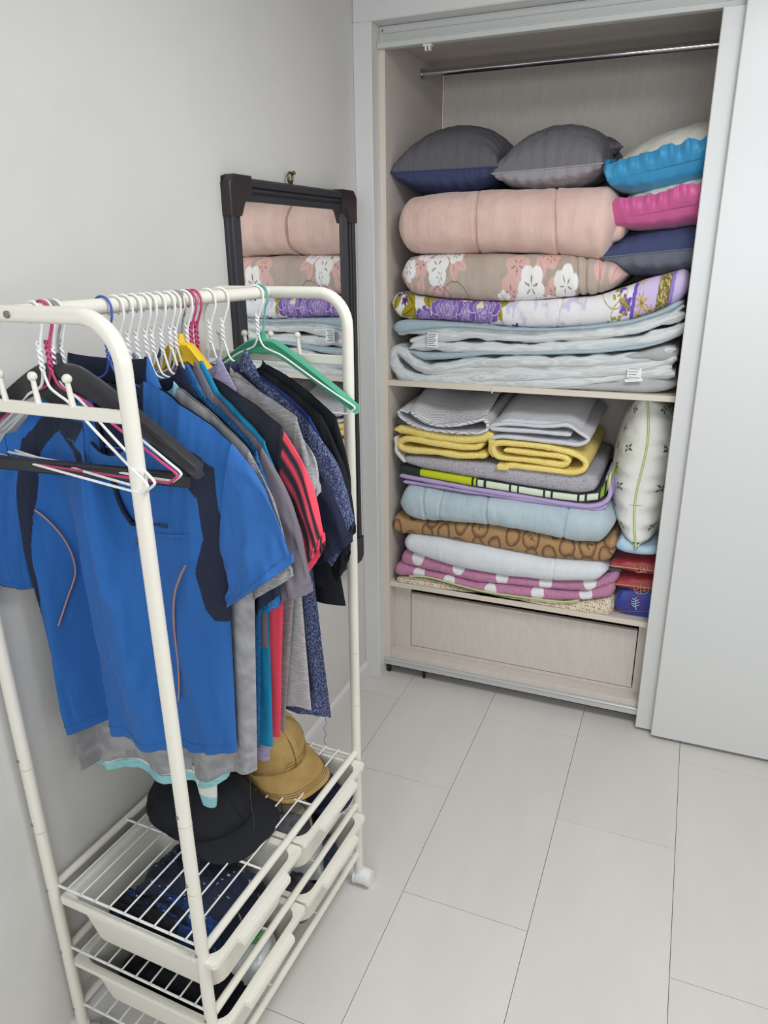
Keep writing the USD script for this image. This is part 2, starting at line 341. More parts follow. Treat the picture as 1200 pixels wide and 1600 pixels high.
mat('minky_blue', (166, 186, 196), .85, sheen=.4, spec=.15, bump=.08, bscale=130, wr=.3, wrs=(30, 12, 12))
mat('minky_pale', (190, 206, 214), .85, sheen=.4, spec=.15, bump=.08, bscale=130, color2=(182, 199, 208), nscale=9, wr=.35, wrs=(26, 10, 9))
mat('minky_grey', (184, 184, 182), .85, sheen=.4, spec=.15, color2=(172, 172, 171), nscale=12)
mat('soft_white', (226, 230, 234), .85, spec=.2, bump=.06, bscale=110, wr=.25, wrs=(26, 10, 7))
mat('quilt_white', (212, 213, 218), .85, spec=.15, bump=.25, bscale=90, wr=.25, wrs=(24, 14, 14))
mat('lavender', (190, 170, 212), .85, spec=.2, bump=.3, bscale=60)
mat('label_white', (240, 240, 240), .7)
mat('label_ink', (120, 120, 124), .8)
mat('red_satin', (158, 46, 54), .5, sheen=.2)
mat('gold_thread', (216, 170, 130), .5)
mat('blue_satin', (44, 60, 148), .5, sheen=.2)
mat('red_thread', (170, 70, 90), .6)
mat('pale_thread', (216, 216, 226), .6)
mat('pale_blue_cloth', (186, 210, 226), .85, color2=(170, 198, 220), nscale=40)
mat('green_piping', (196, 214, 150), .7)
mat('navy_print', (38, 44, 70), .85, color2=(34, 38, 60), nscale=30)
mat('pack_white', (226, 230, 230), .25)
mat('pack_cyan', (170, 214, 220), .3)
mat('pack_green', (96, 176, 90), .4)
dotted_mat('dotted', (220, 222, 221), (160, 170, 174), 260, .30)
cell_mat('yellow_quilt', (253, 236, 158), (242, 216, 122), 130, .10, .5)
cell_mat('grey_print', (184, 181, 188), (160, 156, 166), 95, .04, .15)
tint_mat('print'); tint_mat('towel_print', .95, .3, .5, 400)

def herringbone_mat():
    n = {'g': ('texture_coordinate', {}), 's': ('separate_xyz', {}),
         'cx': ('math', {'math_type': 'multiply', 'value2': 24.0}), 'pp': ('math', {'math_type': 'pingpong', 'value2': 1.0}),
         'k': ('math', {'math_type': 'multiply', 'value2': 1.4}), 'z': ('math', {'math_type': 'multiply', 'value2': 70.0}), 'zy': ('math', {'math_type': 'add'}),
         'a': ('math', {'math_type': 'add'}), 'f': ('math', {'math_type': 'fraction'}),
         'r': ('rgb_ramp', {'ramp': [(0, tuple(lin((150, 150, 156)))), (.24, tuple(lin((150, 150, 156)))), (.3, tuple(lin((224, 224, 226)))), (1, tuple(lin((224, 224, 226))))]}), 'p': ('principled_bsdf', {'roughness': .85, 'specular_ior_level': .2})}
    l = [('g.object', 's.vector'), ('s.x', 'cx.value1'), ('cx.value', 'pp.value1'), ('pp.value', 'k.value1'), ('s.z', 'zy.value1'), ('s.y', 'zy.value2'), ('zy.value', 'z.value1'), ('k.value', 'a.value1'), ('z.value', 'a.value2'), ('a.value', 'f.value1'), ('f.value', 'r.fac'), ('r.color', 'p.base_color')]
    MATS['herringbone'] = usdkit.material(stage, '/World/Looks/herringbone', n, l, surface='p.BSDF')
herringbone_mat()
for k, c in enumerate(((218, 213, 207), (216, 211, 204), (220, 215, 210))):
    mat(f'tile_{k}', c, .42, spec=.4, bump=.03, bscale=160, color2=tuple(x - 5 for x in c), nscale=4, stretch=(2, .6, 1), ramp=(.35, .7))
mat('tile_joint', (150, 145, 138), .9)

# ================================================================== the room
XW = -0.013                                   # left wall plane; wardrobe wall at y = 0; floor z = 0
RX, RY, RZ = 2.75, -3.45, 2.36
def struct(name, mesh, m, parent=None, smooth=30):
    p = obj(name, mesh, m, parent, smooth)
    if parent is None: tag(p, kind='structure')
    return p
fl = thing('floor', kind='structure')
obj('screed', box(XW - .1, RX + .1, RY - .1, .75, -.06, -.0045, .001), 'tile_joint', fl)
TW, TL = .3215, .806
for i in range(-1, 9):
    xa, xb = .16 + (i - 1) * TW, .16 + i * TW
    xa, xb = max(xa, XW), min(xb, RX)
    if xb - xa < .01: continue
    y = -.0905 if i % 2 == 0 else -.4915
    ys = [y + TL * k for k in range(-5, 3)]
    for a, b in zip(ys[:-1], ys[1:]):
        a, b = max(a, RY), min(b, .7)
        if b - a > .02: obj('tile', box(xa + .0007, xb - .0007, a + .0006, b - .0006, -.0045, 0, .0005), f'tile_{int(RNG.integers(3))}', fl, smooth=False)
struct('wall_left', box(XW - .1, XW, RY, .75, 0, RZ, .001), 'wall_paper')
struct('wall_right', box(RX, RX + .1, RY, .75, 0, RZ, .001), 'wall_paper')
struct('wall_rear', box(XW, RX, RY - .1, RY, 0, RZ, .001), 'wall_paper')
ce = thing('ceiling', kind='structure')
obj('ceiling_board', box(XW - .1, RX + .1, RY - .1, .75, RZ, RZ + .08, .001), 'ceiling_paint', ce)
obj('lamp_housing', cat([box(.98, 1.62, -1.52, -.88, 2.333, RZ, .004), box(.975, .990, -1.525, -.875, 2.318, 2.335, .003), box(1.61, 1.625, -1.525, -.875, 2.318, 2.335, .003), box(.98, 1.62, -1.525, -1.51, 2.318, 2.335, .003), box(.98, 1.62, -.89, -.875, 2.318, 2.335, .003)]), 'white_trim', ce)
wn = thing('window_1', kind='structure')
for nm, b_ in (('window_frame', (.29, .35, RY, RY + .06, .84, 2.26)), ('window_frame', (2.05, 2.11, RY, RY + .06, .84, 2.26)), ('window_frame', (.29, 2.11, RY, RY + .06, .84, .90)), ('window_frame', (.29, 2.11, RY, RY + .06, 2.20, 2.26)), ('window_sill', (.25, 2.15, RY, RY + .12, .80, .84))): obj(nm, box(*b_, .004), 'white_trim', wn)
struct('wall_front', box(XW, RX, 0, .10, 2.175, RZ, .003), 'white_trim')          # the wall above the wardrobe
struct('trim_1', box(XW, .0455, 0, .14, 0, 2.176, .002), 'white_trim')             # jamb left of the wardrobe
struct('trim_2', box(2.30, RX, 0, .14, 0, 2.176, .002), 'white_trim')
bbp = [(XW, 0), (0, 0), (0, .052), (-.003, .060), (-.009, .066), (XW, .067)]
def extrude_y(poly, y0, y1):
    p = np.asarray(poly, float); n = len(p)
    v = np.vstack([np.stack([p[:, 0], np.full(n, y), p[:, 1]], 1) for y in (y0, y1)])
    tri = trimesh.creation.triangulate_polygon(Polygon(p), engine='earcut')[1]
    # earcut keeps the ring's order for simple rings
    side = grid_faces(2, n, True)
    return v, np.vstack([tri, tri[:, ::-1] + n, side])
struct('baseboard_left', extrude_y(bbp, RY, -.0005), 'baseboard')

# ------------------------------------------------------------------ the wardrobe
YC, YB = .06, .62                              # carcass front, back panel
WX1 = 2.29
wd = thing('wardrobe', 'beige built-in wardrobe with an open left bay full of bedding', 'wardrobe')
obj('side_panel', box(.0455, .0635, YC + .001, YB, .05, 2.16, .001), 'panel_beige', wd)
obj('edge_strip', box(.0455, .0635, YC - .001, YC + .001, .069, 2.115, .0008), 'panel_edge', wd)
obj('back_panel', box(.0635, WX1, YB, YB + .01, .05, 2.17, .001), 'panel_beige', wd)
obj('top_panel', box(.0635, WX1, YC + .05, YB, 2.15, 2.168, .001), 'panel_beige', wd)
obj('partition', box(1.22, 1.238, YC + .03, YB, .09, 2.15, .001), 'panel_beige', wd)
obj('side_panel', box(WX1, WX1 + .01, YC, YB, .05, 2.16, .001), 'panel_beige', wd)
shz = at(617, 603.7, 1, YC)[2]
obj('shelf', box(.0635, 1.22, YC + .012, YB, shz, shz + .018, .001), 'panel_beige', wd)
obj('shelf_edge', box(.0635, 1.22, YC + .010, YC + .012, shz, shz + .018, .0008), 'panel_edge', wd)
pin = at(769, 610, 1, YC + .008)
obj('shelf_pin', cat([disc_cyl(pin, .0025, .02)]), 'white_trim', wd)
# lower board over the drawer, plinth board and drawer
s2 = at(1008, 975, 1, YC)[2]
obj('shelf', box(.0635, 1.22, YC + .012, YB, s2 - .019, s2, .001), 'panel_beige', wd)
obj('shelf_edge', box(.0635, 1.22, YC + .010, YC + .012, s2 - .019, s2, .0008), 'panel_edge', wd)
obj('floor_board', box(.0635, WX1, YC, YB, .069, .091, .001), 'panel_beige', wd)
DY = .115                                       # the drawer fronts sit back in the bay
dl, dr_, dt, db = at(643, 967, 1, DY)[0], at(990, 1040, 1, DY)[0], at(643, 926, 1, DY)[2], at(643, 1007, 1, DY)[2]
obj('drawer_stile', box(.0635, dl - .003, DY - .002, DY + .018, .091, s2 - .019, .001), 'panel_beige', wd)
obj('drawer_stile', box(dr_ + .003, 1.22, DY - .002, DY + .018, .091, s2 - .019, .001), 'panel_beige', wd)
obj('drawer_rail', box(dl - .003, dr_ + .003, DY - .002, DY + .018, .091, db - .003, .001), 'panel_beige', wd)
dw = obj('drawer', box(dl, dr_, DY - .004, DY + .014, db, dt, .0015), 'panel_beige', wd)
obj('drawer_box', box(dl + .01, dr_ - .01, DY + .02, YB - .05, db + .005, dt - .03, .002), 'dark_gap', wd)
# tracks
obj('bottom_track', cat([box(.0455, WX1, YC - .012, YC + .004, .043, .069, .0012), box(.0455, WX1, YC - .016, YC - .012, .0655, .069, .0008)]), 'aluminium', wd)
obj('plinth', box(.0455, WX1, YC + .05, YC + .066, 0, .05, .001), 'dark_gap', wd)
obj('track_foot', disc_cyl((.056, YC + .012, .021), .008, .042), 'dark_gap', wd)
obj('track_foot', disc_cyl((.20, YC + .012, .021), .006, .042), 'dark_gap', wd)
hx0 = .0462
obj('top_track', cat([box(hx0, WX1, .062, .068, 2.128, 2.174, .001), box(hx0, WX1, .040, .068, 2.1135, 2.128, .0015), box(hx0, WX1, .058, .062, 2.1545, 2.1565, .0005), box(hx0, WX1, .040, .044, 2.128, 2.131, .0008)]), 'track_paint', wd)
obj('track_screw', disc_cyl((.056, .0615, 2.163), .003, .002, axis=1), 'screw', wd)
tk = at(667, 72, 1, .045)
obj('track_stopper', cat([box(tk[0] - .013, tk[0] + .013, .045, .062, 2.107, 2.1135, .001), box(tk[0] - .008, tk[0] - .002, .047, .060, 2.096, 2.108, .001), box(tk[0] + .003, tk[0] + .009, .047, .060, 2.096, 2.108, .001)]), 'white_trim', wd)
ry, rz = .385, at(660, 117, 0, .064)[2]
obj('rod_bracket', cat([disc_cyl((.0665, ry, rz), .017, .006, axis=0), disc_cyl((.072, ry, rz), .0135, .012, axis=0)]), 'chrome', wd)
obj('hanging_rod', cat([disc_cyl(((.066 + 1.22) / 2, ry, rz), .0115, 1.22 - .066, axis=0, bev=.02)]), 'chrome', wd)
# sliding doors
def sliding(name, x0, x1, y0, y1, z0, z1, label):
    t = thing(name, label, 'wardrobe door')
    obj('door_panel', box(x0 + .0012, x1, y0, y1, z0, z1, .0012), 'door_white', t)
    obj('edge_band', box(x0, x0 + .0014, y0 + .0003, y1 - .0003, z0, z1, .0006), 'edge_band', t)
    return t
sliding('sliding_door', .979, 1.98, .0255, .0435, .0125, 2.19 - .078, 'white sliding wardrobe door nearer the bedding, mostly covered by the other one')
sliding('sliding_door', 1.031, 2.20, -.0035, .0145, .0125, 2.19, 'large plain white sliding door at the very front of the wardrobe')

# ================================================================== bedding in the wardrobe
YF = .075                                        # where the folds face the room
def poly(pts, y=YF): return XZ(pts, y)

# ---- upper shelf: two comforters, folded back and forth (fold lines measured at the front)
def folded(name, label, paths, mats, yf=YF, yb=.56, amp=.004, seeds=0, rnd=None, group=None, ywav=.008):
    t = thing(name, label, 'folded bedding', group=group)
    for k, (pts, px, m) in enumerate(zip(paths, [p[1] for p in paths], mats)):
        path = poly(pts[0], yf)
        obj('fold', ribbon(path, px, yf + .004 * (k % 3), yb, seed=seeds + k, amp=amp, rnd=rnd, ywav=ywav), m, t)
    return t
t = folded('comforter', 'grey and white dotted comforter folded lowest on the upper shelf', [
    ([(1056, 545), (1000, 560), (900, 566), (800, 566), (735, 568), (680, 577), (650, 570), (630, 552), (618, 548), (613, 562), (622, 582), (650, 594), (720, 592), (800, 588), (900, 585), (1000, 574), (1058, 560)], .037, 0),
    ([(1055, 585), (1000, 586), (900, 599), (840, 601), (740, 598), (660, 596), (630, 588), (616, 578)], .034, 0),
    ([(640, 570), (664, 578), (700, 582), (760, 578), (830, 576), (940, 574), (1050, 574)], .034, 0)], ['dotted'] * 3, amp=.010)
ls = poly([(770, 606), (860, 605), (930, 600), (1000, 592), (1056, 586)]); lb = poly([(770, 610), (860, 613), (930, 617), (1000, 621), (1056, 622)])
lb[:, 1] = np.maximum(lb[:, 1], shz + .0185)
m, X, S = slab(ls, lb, YF + .004, .5, nx=80, bulge=.025, er=.12, amp=.003, seed=3)
obj('lining', m, 'minky_grey', t, smooth=True, label='plain grey plush underside')
m, X, S = slab(poly([(965, 556), (1000, 551), (1030, 543), (1062, 537)]), poly([(965, 560), (1000, 562), (1030, 566), (1058, 569)]), YF - .003, .5, nx=60, bulge=.02, er=.05, amp=.003, seed=8)
obj('lining', m, 'minky_grey', t, smooth=True)
def care_tag(parent, px, py, w, h, y, lines=5, tilt=0, word=None):
    o = at(px, py, 1, y); R = rot(0, tilt, 0)
    v, f, _ = meshkit.arrays(box(-w / 2, w / 2, -.0006, .0006, -h / 2, h / 2, .0003))
    l = obj('care_label', (place(v, R, o), f), 'label_white', parent, smooth=False)
    bars = []
    for k in range(lines):
        ww = w * (.78 - .2 * ((k * 7) % 3) / 2)
        bars.append(box(-w * .42, -w * .42 + ww, -.0010, -.0006, h * (.38 - .76 * k / max(1, lines - 1)) - h * .03, h * (.38 - .76 * k / max(1, lines - 1)) + h * .03, .0001))
    v, f = cat(bars); obj('label_print', (place(v, R, o), f), 'label_ink', l, smooth=False)
care_tag(t, 991, 583, .041, .032, YF - .008, 4)
care_tag(t, 990, 594, .050, .010, YF - .010, 1, tilt=-6)

t = folded('comforter', 'pale blue and dotted white comforter folded above the grey dotted one', [
    ([(1072, 505), (1050, 520), (1000, 533), (920, 541), (840, 545), (760, 545), (700, 543), (655, 540), (640, 545)], .034, 0),
    ([(1070, 490), (1040, 500), (990, 517), (930, 524), (850, 528), (780, 528), (740, 524), (690, 527), (655, 530), (640, 534)], .026, 0),
    ([(1069, 478), (1030, 494), (990, 507), (927, 517), (850, 520), (795, 519), (730, 514), (690, 514), (640, 515), (620, 520)], .038, 0)], ['dotted'] * 3, amp=.009, seeds=20)
m, X, S = slab(poly([(612, 503), (640, 499), (676, 501), (720, 504), (790, 512), (850, 513), (925, 509), (985, 500), (1030, 486), (1068, 466)]), poly([(612, 522), (640, 519), (676, 515), (720, 512), (790, 517), (850, 518), (925, 514), (985, 507), (1030, 494), (1068, 478)]), YF - .006, .55, nx=160, bulge=.02, er=.03, amp=.003, seed=21)
obj('top_side', m, 'minky_blue', t, smooth=True, label='pale blue plush side')
m, X, S = slab(poly([(633, 545), (660, 551), (700, 552), (760, 549), (840, 549), (930, 547), (1000, 540), (1045, 530)]), poly([(633, 549), (660, 563), (700, 562), (760, 555), (840, 555), (930, 553), (1000, 546), (1045, 535)]), YF - .004, .5, nx=140, bulge=.02, er=.05, amp=.002, seed=23)
obj('top_side', m, 'minky_blue', t, smooth=True, label='pale blue plush side folded under')
care_tag(t, 676, 531, .036, .047, YF - .012, 7, tilt=2)

# ---- white quilt with purple peonies
m, X, S = slab(poly([(609, 466), (618, 456), (650, 462), (700, 468), (790, 472), (850, 468), (930, 463), (976, 449), (1013, 435), (1050, 426), (1082, 416)]),
               poly([(609, 480), (618, 495), (640, 500), (700, 501), (760, 507), (800, 512), (840, 513), (927, 510), (990, 500), (1026, 487), (1074, 466)]), YF - .012, .52, nx=480, nt=44, bulge=.045, er=.03, amp=.004, seed=31, seams=((.40, .004, .004), (.62, .004, .004)), ntop=12)
col = np.tile([232., 230., 232.], (len(X), 1))
wn = fbm(np.stack([X * 60, S * 60, X * 0], -1), 4, 5)
paint(col, np.clip((wn - .5) * 6, 0, 1) * ((X > .36) & (X < .70)), (206, 200, 222))
def wx(px, py): return at(px, py, 1, YF)[[0, 2]]
rg = np.random.default_rng(5)
def petal(cx, cz, L, w, a, c, edge):
    dx, dz = X - cx, S - cz; p = dx * math.cos(a) + dz * math.sin(a); q = -dx * math.sin(a) + dz * math.cos(a)
    R = ((p - L * .5) / (L * .5)) ** 2 + (q / w) ** 2 + .10 * np.sin(q / w * 9)
    paint(col, R < 1, edge); paint(col, R < .80, c); paint(col, (R < .75) & (p < L * .55), np.array(c) * .80)
def peony(cx, cz, r, base=(132, 100, 178), light=(206, 192, 228)):
    for n_, d, L, w, k in ((9, .30, .80, .34, .0), (8, .10, .66, .30, .25), (7, .0, .46, .24, .45), (4, .0, .26, .16, .7)):
        for j in range(n_):
            a = j * 2 * math.pi / n_ + n_ * .4 + rg.uniform(-.15, .15)
            c = np.array(base) * (1 - k) + np.array(light) * k - 14 * rg.uniform(0, 1)
            petal(cx + d * r * math.cos(a) * 1.2, cz + d * r * math.sin(a) * .8, L * r, w * r, a, c, np.array(light) + 6)
def leaves(cx, cz, L, n, spread=(0, 6.28)):
    for k in range(n):
        a = spread[0] + (spread[1] - spread[0]) * (k + .5) / n
        paint(col, leaf(X, S, cx, cz, L, L * .26, a), (164, 150, 44)); paint(col, leaf(X, S, cx, cz, L * .9, L * .035, a), (110, 100, 30))
for px, py, L, n, sp in ((650, 480, .055, 3, (1.8, 5.2)), (672, 482, .055, 2, (.4, 2.4)), (618, 480, .04, 3, (0, 6)), (712, 474, .05, 3, (.2, 3.)), (740, 472, .05, 3, (.3, 3.)), (770, 478, .05, 3, (-1.2, 1.2))):
    leaves(*wx(px, py), L, n, sp)
for px, py, r in ((664, 493, .028), (731, 489, .030), (700, 484, .048), (757, 484, .046)): peony(*wx(px, py), r)
paint(col, flower(X, S, *wx(751, 480), .013, 3, .5), (232, 226, 196))
for px, py, r in ((634, 473, .012), (624, 465, .008), (629, 461, .008), (806, 508, .016)): paint(col, flower(X, S, *wx(px, py), r, 5), (92, 66, 150)); paint(col, flower(X, S, *wx(px, py), r * .4, 5), (60, 40, 60))
# right hand: vine flowers, then the lavender and gold border
xb0 = wx(990, 470)[0]
for px, py, r in ((969, 455, .019), (978, 476, .021)): paint(col, flower(X, S, *wx(px, py), r, 6, .3), (112, 84, 180)); paint(col, flower(X, S, *wx(px, py), r * .35, 5), (150, 130, 60))
for k in range(16):
    q = wx(950 + 38 * rg.uniform(), 452 + 46 * rg.uniform()); paint(col, leaf(X, S, *q, .013, .004, rg.uniform(0, 6.28)), (176, 160, 70))
for px, py, r in ((960, 462, .035), (972, 490, .03)): paint(col, ring(X, S, *wx(px, py), r, .0012) & (X < xb0), (176, 160, 70))
sh = X - .10 * (S - wx(1000, 470)[1]) - xb0
paint(col, sh > 0, (206, 190, 226)); paint(col, (sh > -.004) & (sh < .006), (120, 92, 186))
for px, py in ((1001, 444), (1003, 470), (1016, 480), (997, 488)): 
    q = wx(px, py); paint(col, flower(X, S, *q, .018, 8, .2, .45) & (sh > .006) & (sh < .062), (196, 168, 70)); paint(col, flower(X, S, *q, .006, 5), (150, 120, 50))
spk = fbm(np.stack([X * 330, S * 330, X * 0], -1), 2, 9) > .52
paint(col, (sh > .062) & (sh < .094), (120, 106, 60)); paint(col, (sh > .064) & (sh < .092) & spk, (196, 180, 120)); paint(col, (sh > .094) & (sh < .103), (150, 126, 206))
paint(col, (sh > .150) & (sh < .172), (164, 146, 60)); paint(col, sh > .172, (128, 116, 168))
tag(obj('floral_quilt', m, 'print', col=col), 'white quilt with purple peonies and a lavender end, under the taupe blanket', 'quilt')

# ---- taupe plush blanket with pink and white flowers
m, X, S = slab(poly([(622, 420), (632, 402), (660, 398), (700, 397), (760, 396), (840, 397), (900, 398), (940, 405), (965, 413), (977, 424)]),
               poly([(622, 440), (632, 453), (650, 461), (700, 468), (790, 473), (850, 469), (930, 460), (965, 449), (977, 436)]), YF - .02, .52, nx=480, nt=50, bulge=.06, er=.05, amp=.005, seed=41, ntop=12, seams=((.665, .005, .007), (.70, .006, .008), (.74, .005, .005)), pucker=.003)
col = np.tile([188., 172., 160.], (len(X), 1))
paint(col, np.clip((fbm(np.stack([X * 14, S * 14, X * 0], -1), 3, 3) - .5) * 2.5, 0, 1), (178, 160, 148))
def blossom(px, py, r, c=(242, 240, 238), rotn=0., st=True):
    q = wx(px, py); rr = r
    for k in range(5):
        a = rotn + k * 2 * math.pi / 5; paint(col, np.hypot(X - q[0] - rr * .58 * math.cos(a), S - q[1] - rr * .58 * math.sin(a)) < rr * .46, c)
    paint(col, np.hypot(X - q[0], S - q[1]) < rr * .45, c)
    if st:
        for k in range(5):
            a = rotn + (k + .5) * 2 * math.pi / 5; paint(col, leaf(X, S, q[0] + rr * .12 * math.cos(a), q[1] + rr * .12 * math.sin(a), rr * .42, rr * .05, a), (146, 126, 116))
PK = (222, 182, 174)
for px, py, L, a, w in ((640, 455, .05, 2.6, .014), (645, 450, .055, 1.9, .014), (655, 455, .05, 1.2, .013), (668, 455, .05, .6, .013), (712, 415, .045, -.5, .013), (708, 415, .045, -1.2, .013), (725, 400, .06, .1, .013), (690, 458, .04, 2.4, .014), (690, 458, .045, .9, .014), (705, 462, .045, .2, .012), (672, 405, .05, 2.7, .013), (800, 405, .045, 2.2, .013), (812, 402, .05, .9, .013), (845, 440, .05, 1.5, .014), (852, 432, .05, 2.1, .014), (858, 425, .05, 1.2, .012), (870, 408, .06, .8, .014), (880, 405, .05, 2.2, .013), (940, 440, .06, 1.8, .016), (955, 440, .055, 1.2, .016), (965, 438, .05, .9, .014), (870, 450, .05, .2, .014), (795, 462, .05, 2.9, .012)):
    q = wx(px, py); paint(col, leaf(X, S, *q, L, w, a), PK); paint(col, leaf(X, S, *q, L * .9, .0012, a), (196, 150, 142))
for px, py, r, rn in ((810, 422, .036, .3), (800, 450, .036, 1.), (660, 418, .03, .2), (866, 450, .03, .5), (862, 412, .026, .2)): blossom(px, py, r, PK, rn)
for px, py, r, rn in ((686, 423, .036, .4), (642, 424, .024, .9), (664, 403, .026, .1), (712, 406, .026, .6), (690, 404, .024, .2), (832, 442, .040, .9), (886, 440, .036, .2), (788, 457, .020, .3), (817, 462, .026, .8), (840, 462, .024, .1), (860, 464, .020, .6), (905, 434, .0, .6), (690, 432, .02, .1)):
    if r: blossom(px, py, r, (242, 240, 238), rn)
q = wx(712, 458); paint(col, ring(X, S, *q, .042, .0012), (140, 122, 112)); paint(col, ring(X, S, *wx(690, 456), .03, .0012), (140, 122, 112))
tag(obj('plush_blanket', m, 'print', col=col), 'taupe plush blanket with pink and white blossoms, below the pink comforter', 'blanket')

# ---- pink comforter
sx = [at(px, 350, 1, YF)[0] for px in (742, 868)]
m, X, S = slab(poly([(617, 330), (626, 313), (640, 305), (700, 298), (760, 294), (830, 293), (900, 290), (950, 288), (968, 298), (972, 312)]),
               poly([(617, 375), (626, 390), (645, 397), (700, 398), (760, 397), (840, 397), (880, 400), (920, 406), (942, 409), (960, 380)]), YF - .045, .54, nx=330, nt=54, bulge=.12, er=.05, amp=.007, freq=(9, 26), seed=52, seams=((sx[0], .004, .010), (sx[1], .004, .009)), pucker=.004, ntop=14)
t = thing('comforter', 'plump plain pink comforter under the two grey pillows', 'folded bedding')
obj('cover', m, 'pink_minky', t, smooth=True)
tw = at(964, 352, 1, YF + .08)
m2, _, _ = slab([(tw[0] - .03, tw[2] + .05), (tw[0] + .03, tw[2] + .04)], [(tw[0] - .03, tw[2] - .06), (tw[0] + .02, tw[2] - .04)], YF + .02, .4, nx=30, bulge=.03, er=.02, amp=.004, seed=4)
obj('end_fold', m2, 'pink_minky', t, smooth=True)

# ---- pillows
def pillow(name, label, c, size, Tt, Tb, mt, mb, rotn=(0, 0, 0), ex=.42, pinch=.07, seed=0, piping=None, group=None, amp=.005):
    t = thing(name, label, 'pillow', group=group)
    R = rot(*rotn)
    for sgn, T, m, nm in ((1, Tt, mt, 'upper_side'), (-1, Tb, mb, 'lower_side')):
        v, f, _ = pillow_half(size[0], size[1], T, sgn, pinch=pinch, seed=seed + sgn, ex=ex, amp=amp)
        obj(nm, (place(v, R, c), f), m, t, smooth=True)
    u = np.linspace(-1, 1, 40)
    e = []
    for a, b in ((u, -np.ones(40)), (np.ones(40), u), (u[::-1], np.ones(40)), (-np.ones(40), u[::-1])):
        e.append(np.stack([size[0] / 2 * a * (1 - pinch * (1 - b ** 2) * np.abs(a) ** 2), size[1] / 2 * b * (1 - pinch * (1 - a ** 2) * np.abs(b) ** 2), 0 * a], 1)[:-1])
    obj('seam', tube(place(np.vstack(e), R, c), .0022, 6, closed=True), piping or mb, t, smooth=True)
    return t, R
def pil(px0, px1, pys, y, dep): # centre and width from the front seam
    a, b = at(px0, pys, 1, y), at(px1, pys, 1, y); return np.array([(a[0] + b[0]) / 2, y + dep / 2, (a[2] + b[2]) / 2]), b[0] - a[0]
c, w_ = pil(615, 772, 265, .09, .46); c[2] += .012
pillow('pillow', 'charcoal pillow with a navy underside, far left on the pink comforter', c, (w_ + .02, .46), .135, .085, 'pillow_charcoal', 'pillow_navy', (3, 0, 0), seed=3, ex=.40)
c, w_ = pil(776, 946, 262, .085, .46); c[2] += .014
pillow('pillow', 'grey pillow with a pale grey underside, in the middle on the pink comforter', c, (w_ + .01, .47), .125, .07, 'pillow_grey', 'pillow_light', (4, -2, -3), seed=8, ex=.42)
c = at(958, 240, 1, .40)
pillow('pillow', 'dark grey pillow whose corner pokes out behind the middle pillow', c + np.array([-.16, .02, .0]), (.36, .30), .055, .05, 'pillow_charcoal', 'pillow_charcoal', (6, -7, 8), seed=12)
a = at(942, 398, 1, .085); b = at(1096, 384, 1, .085)
pillow('pillow', 'slate pillow with a navy upper side, lowest of the three at right', np.array([a[0] + .21, .085 + .23, (a[2] + b[2]) / 2 + .008]), (.44, .46), .085, .085, 'pillow_navy', 'pillow_slate', (2, -5, 0), seed=15, ex=.40)

def ruffled(name, label, pL, pR, y, T, mt, mtop, seed, wide=.44, deep=.42, bot=.07, tz=0.0, roll=0):
    """Square cushion: satin below, ivory top, a gathered satin frill round the seam."""
    t = thing(name, label, 'pillow')
    a, b = at(*pL, 1, y), at(*pR, 1, y); ang = math.degrees(math.atan2(b[2] - a[2], b[0] - a[0]))
    R = rot(6, -ang, 0); d = R @ np.array([1.0, 0, 0]); c = a + d * wide / 2 + np.array([0, deep / 2, tz])
    v, f, _ = pillow_half(wide, deep, bot, -1, pinch=.03, seed=seed, ex=.38, amp=.003); obj('underside', (place(v, R, c), f), mt, t, smooth=True)
    v, f, _ = pillow_half(wide * .96, deep * .96, T, 1, pinch=.03, seed=seed + 1, ex=.45, amp=.004); obj('top_side', (place(v + [0, 0, .004], R, c), f), mtop, t, smooth=True)
    n = 420; u = np.linspace(0, 4, n, endpoint=False); P, N = [], []
    for q in u:
        k = int(q); s = (q - k) * 2 - 1
        cx, cy = ((s, -1), (1, s), (-s, 1), (-1, -s))[k]
        P.append((cx * wide / 2 * .985, cy * deep / 2 * .985, 0)); N.append((cx if abs(cx) > .93 else 0, cy if abs(cy) > .93 else 0, 0))
    P, N = np.array(P), np.array(N, float); N /= np.linalg.norm(N, axis=1, keepdims=True) + 1e-9
    rows = []; wav = .5 + .5 * np.sin(u * 78 + 5 * fbm(np.stack([u * 3, u * 0, u * 0 + seed], -1), 2, seed)); w2 = fbm(np.stack([u * 16, u * 0 + seed, u * 0], -1), 3, seed) - .5
    for k, s in enumerate(np.linspace(0, 1, 9)):
        out = .014 * math.sin(s * 2.6) + s * (.013 * (wav - .5) + .035 * w2); up = .052 * s * (1 + .45 * w2) - .004 + .003 * math.sin(s * 3) * wav
        rows.append(P + N * out[:, None] - N * .010 * s + np.array([0, 0, 1.0]) * up[:, None])
    v = np.array(rows).reshape(-1, 3)
    obj('frill', (place(v, R, c), grid_faces(9, n, True)), mt, t, smooth=True)
    return t
ruffled('frilled_pillow', 'turquoise satin pillow with a gathered frill, topmost of the pile at right', (945, 268), (1106, 228), .07, .085, 'satin_blue', 'ivory_lace', 60, bot=.085)
ruffled('frilled_pillow', 'rose satin pillow with a gathered frill and white top, under the turquoise one', (950, 330), (1092, 302), .065, .075, 'satin_pink', 'ivory_lace', 70, bot=.075)

# ---- lower compartment: the stack on the board above the drawer, from the bottom up
YL = .085
def lpoly(pts, y=YL): return XZ(pts, y)
def wl(px, py): return at(px, py, 1, YL)[[0, 2]]
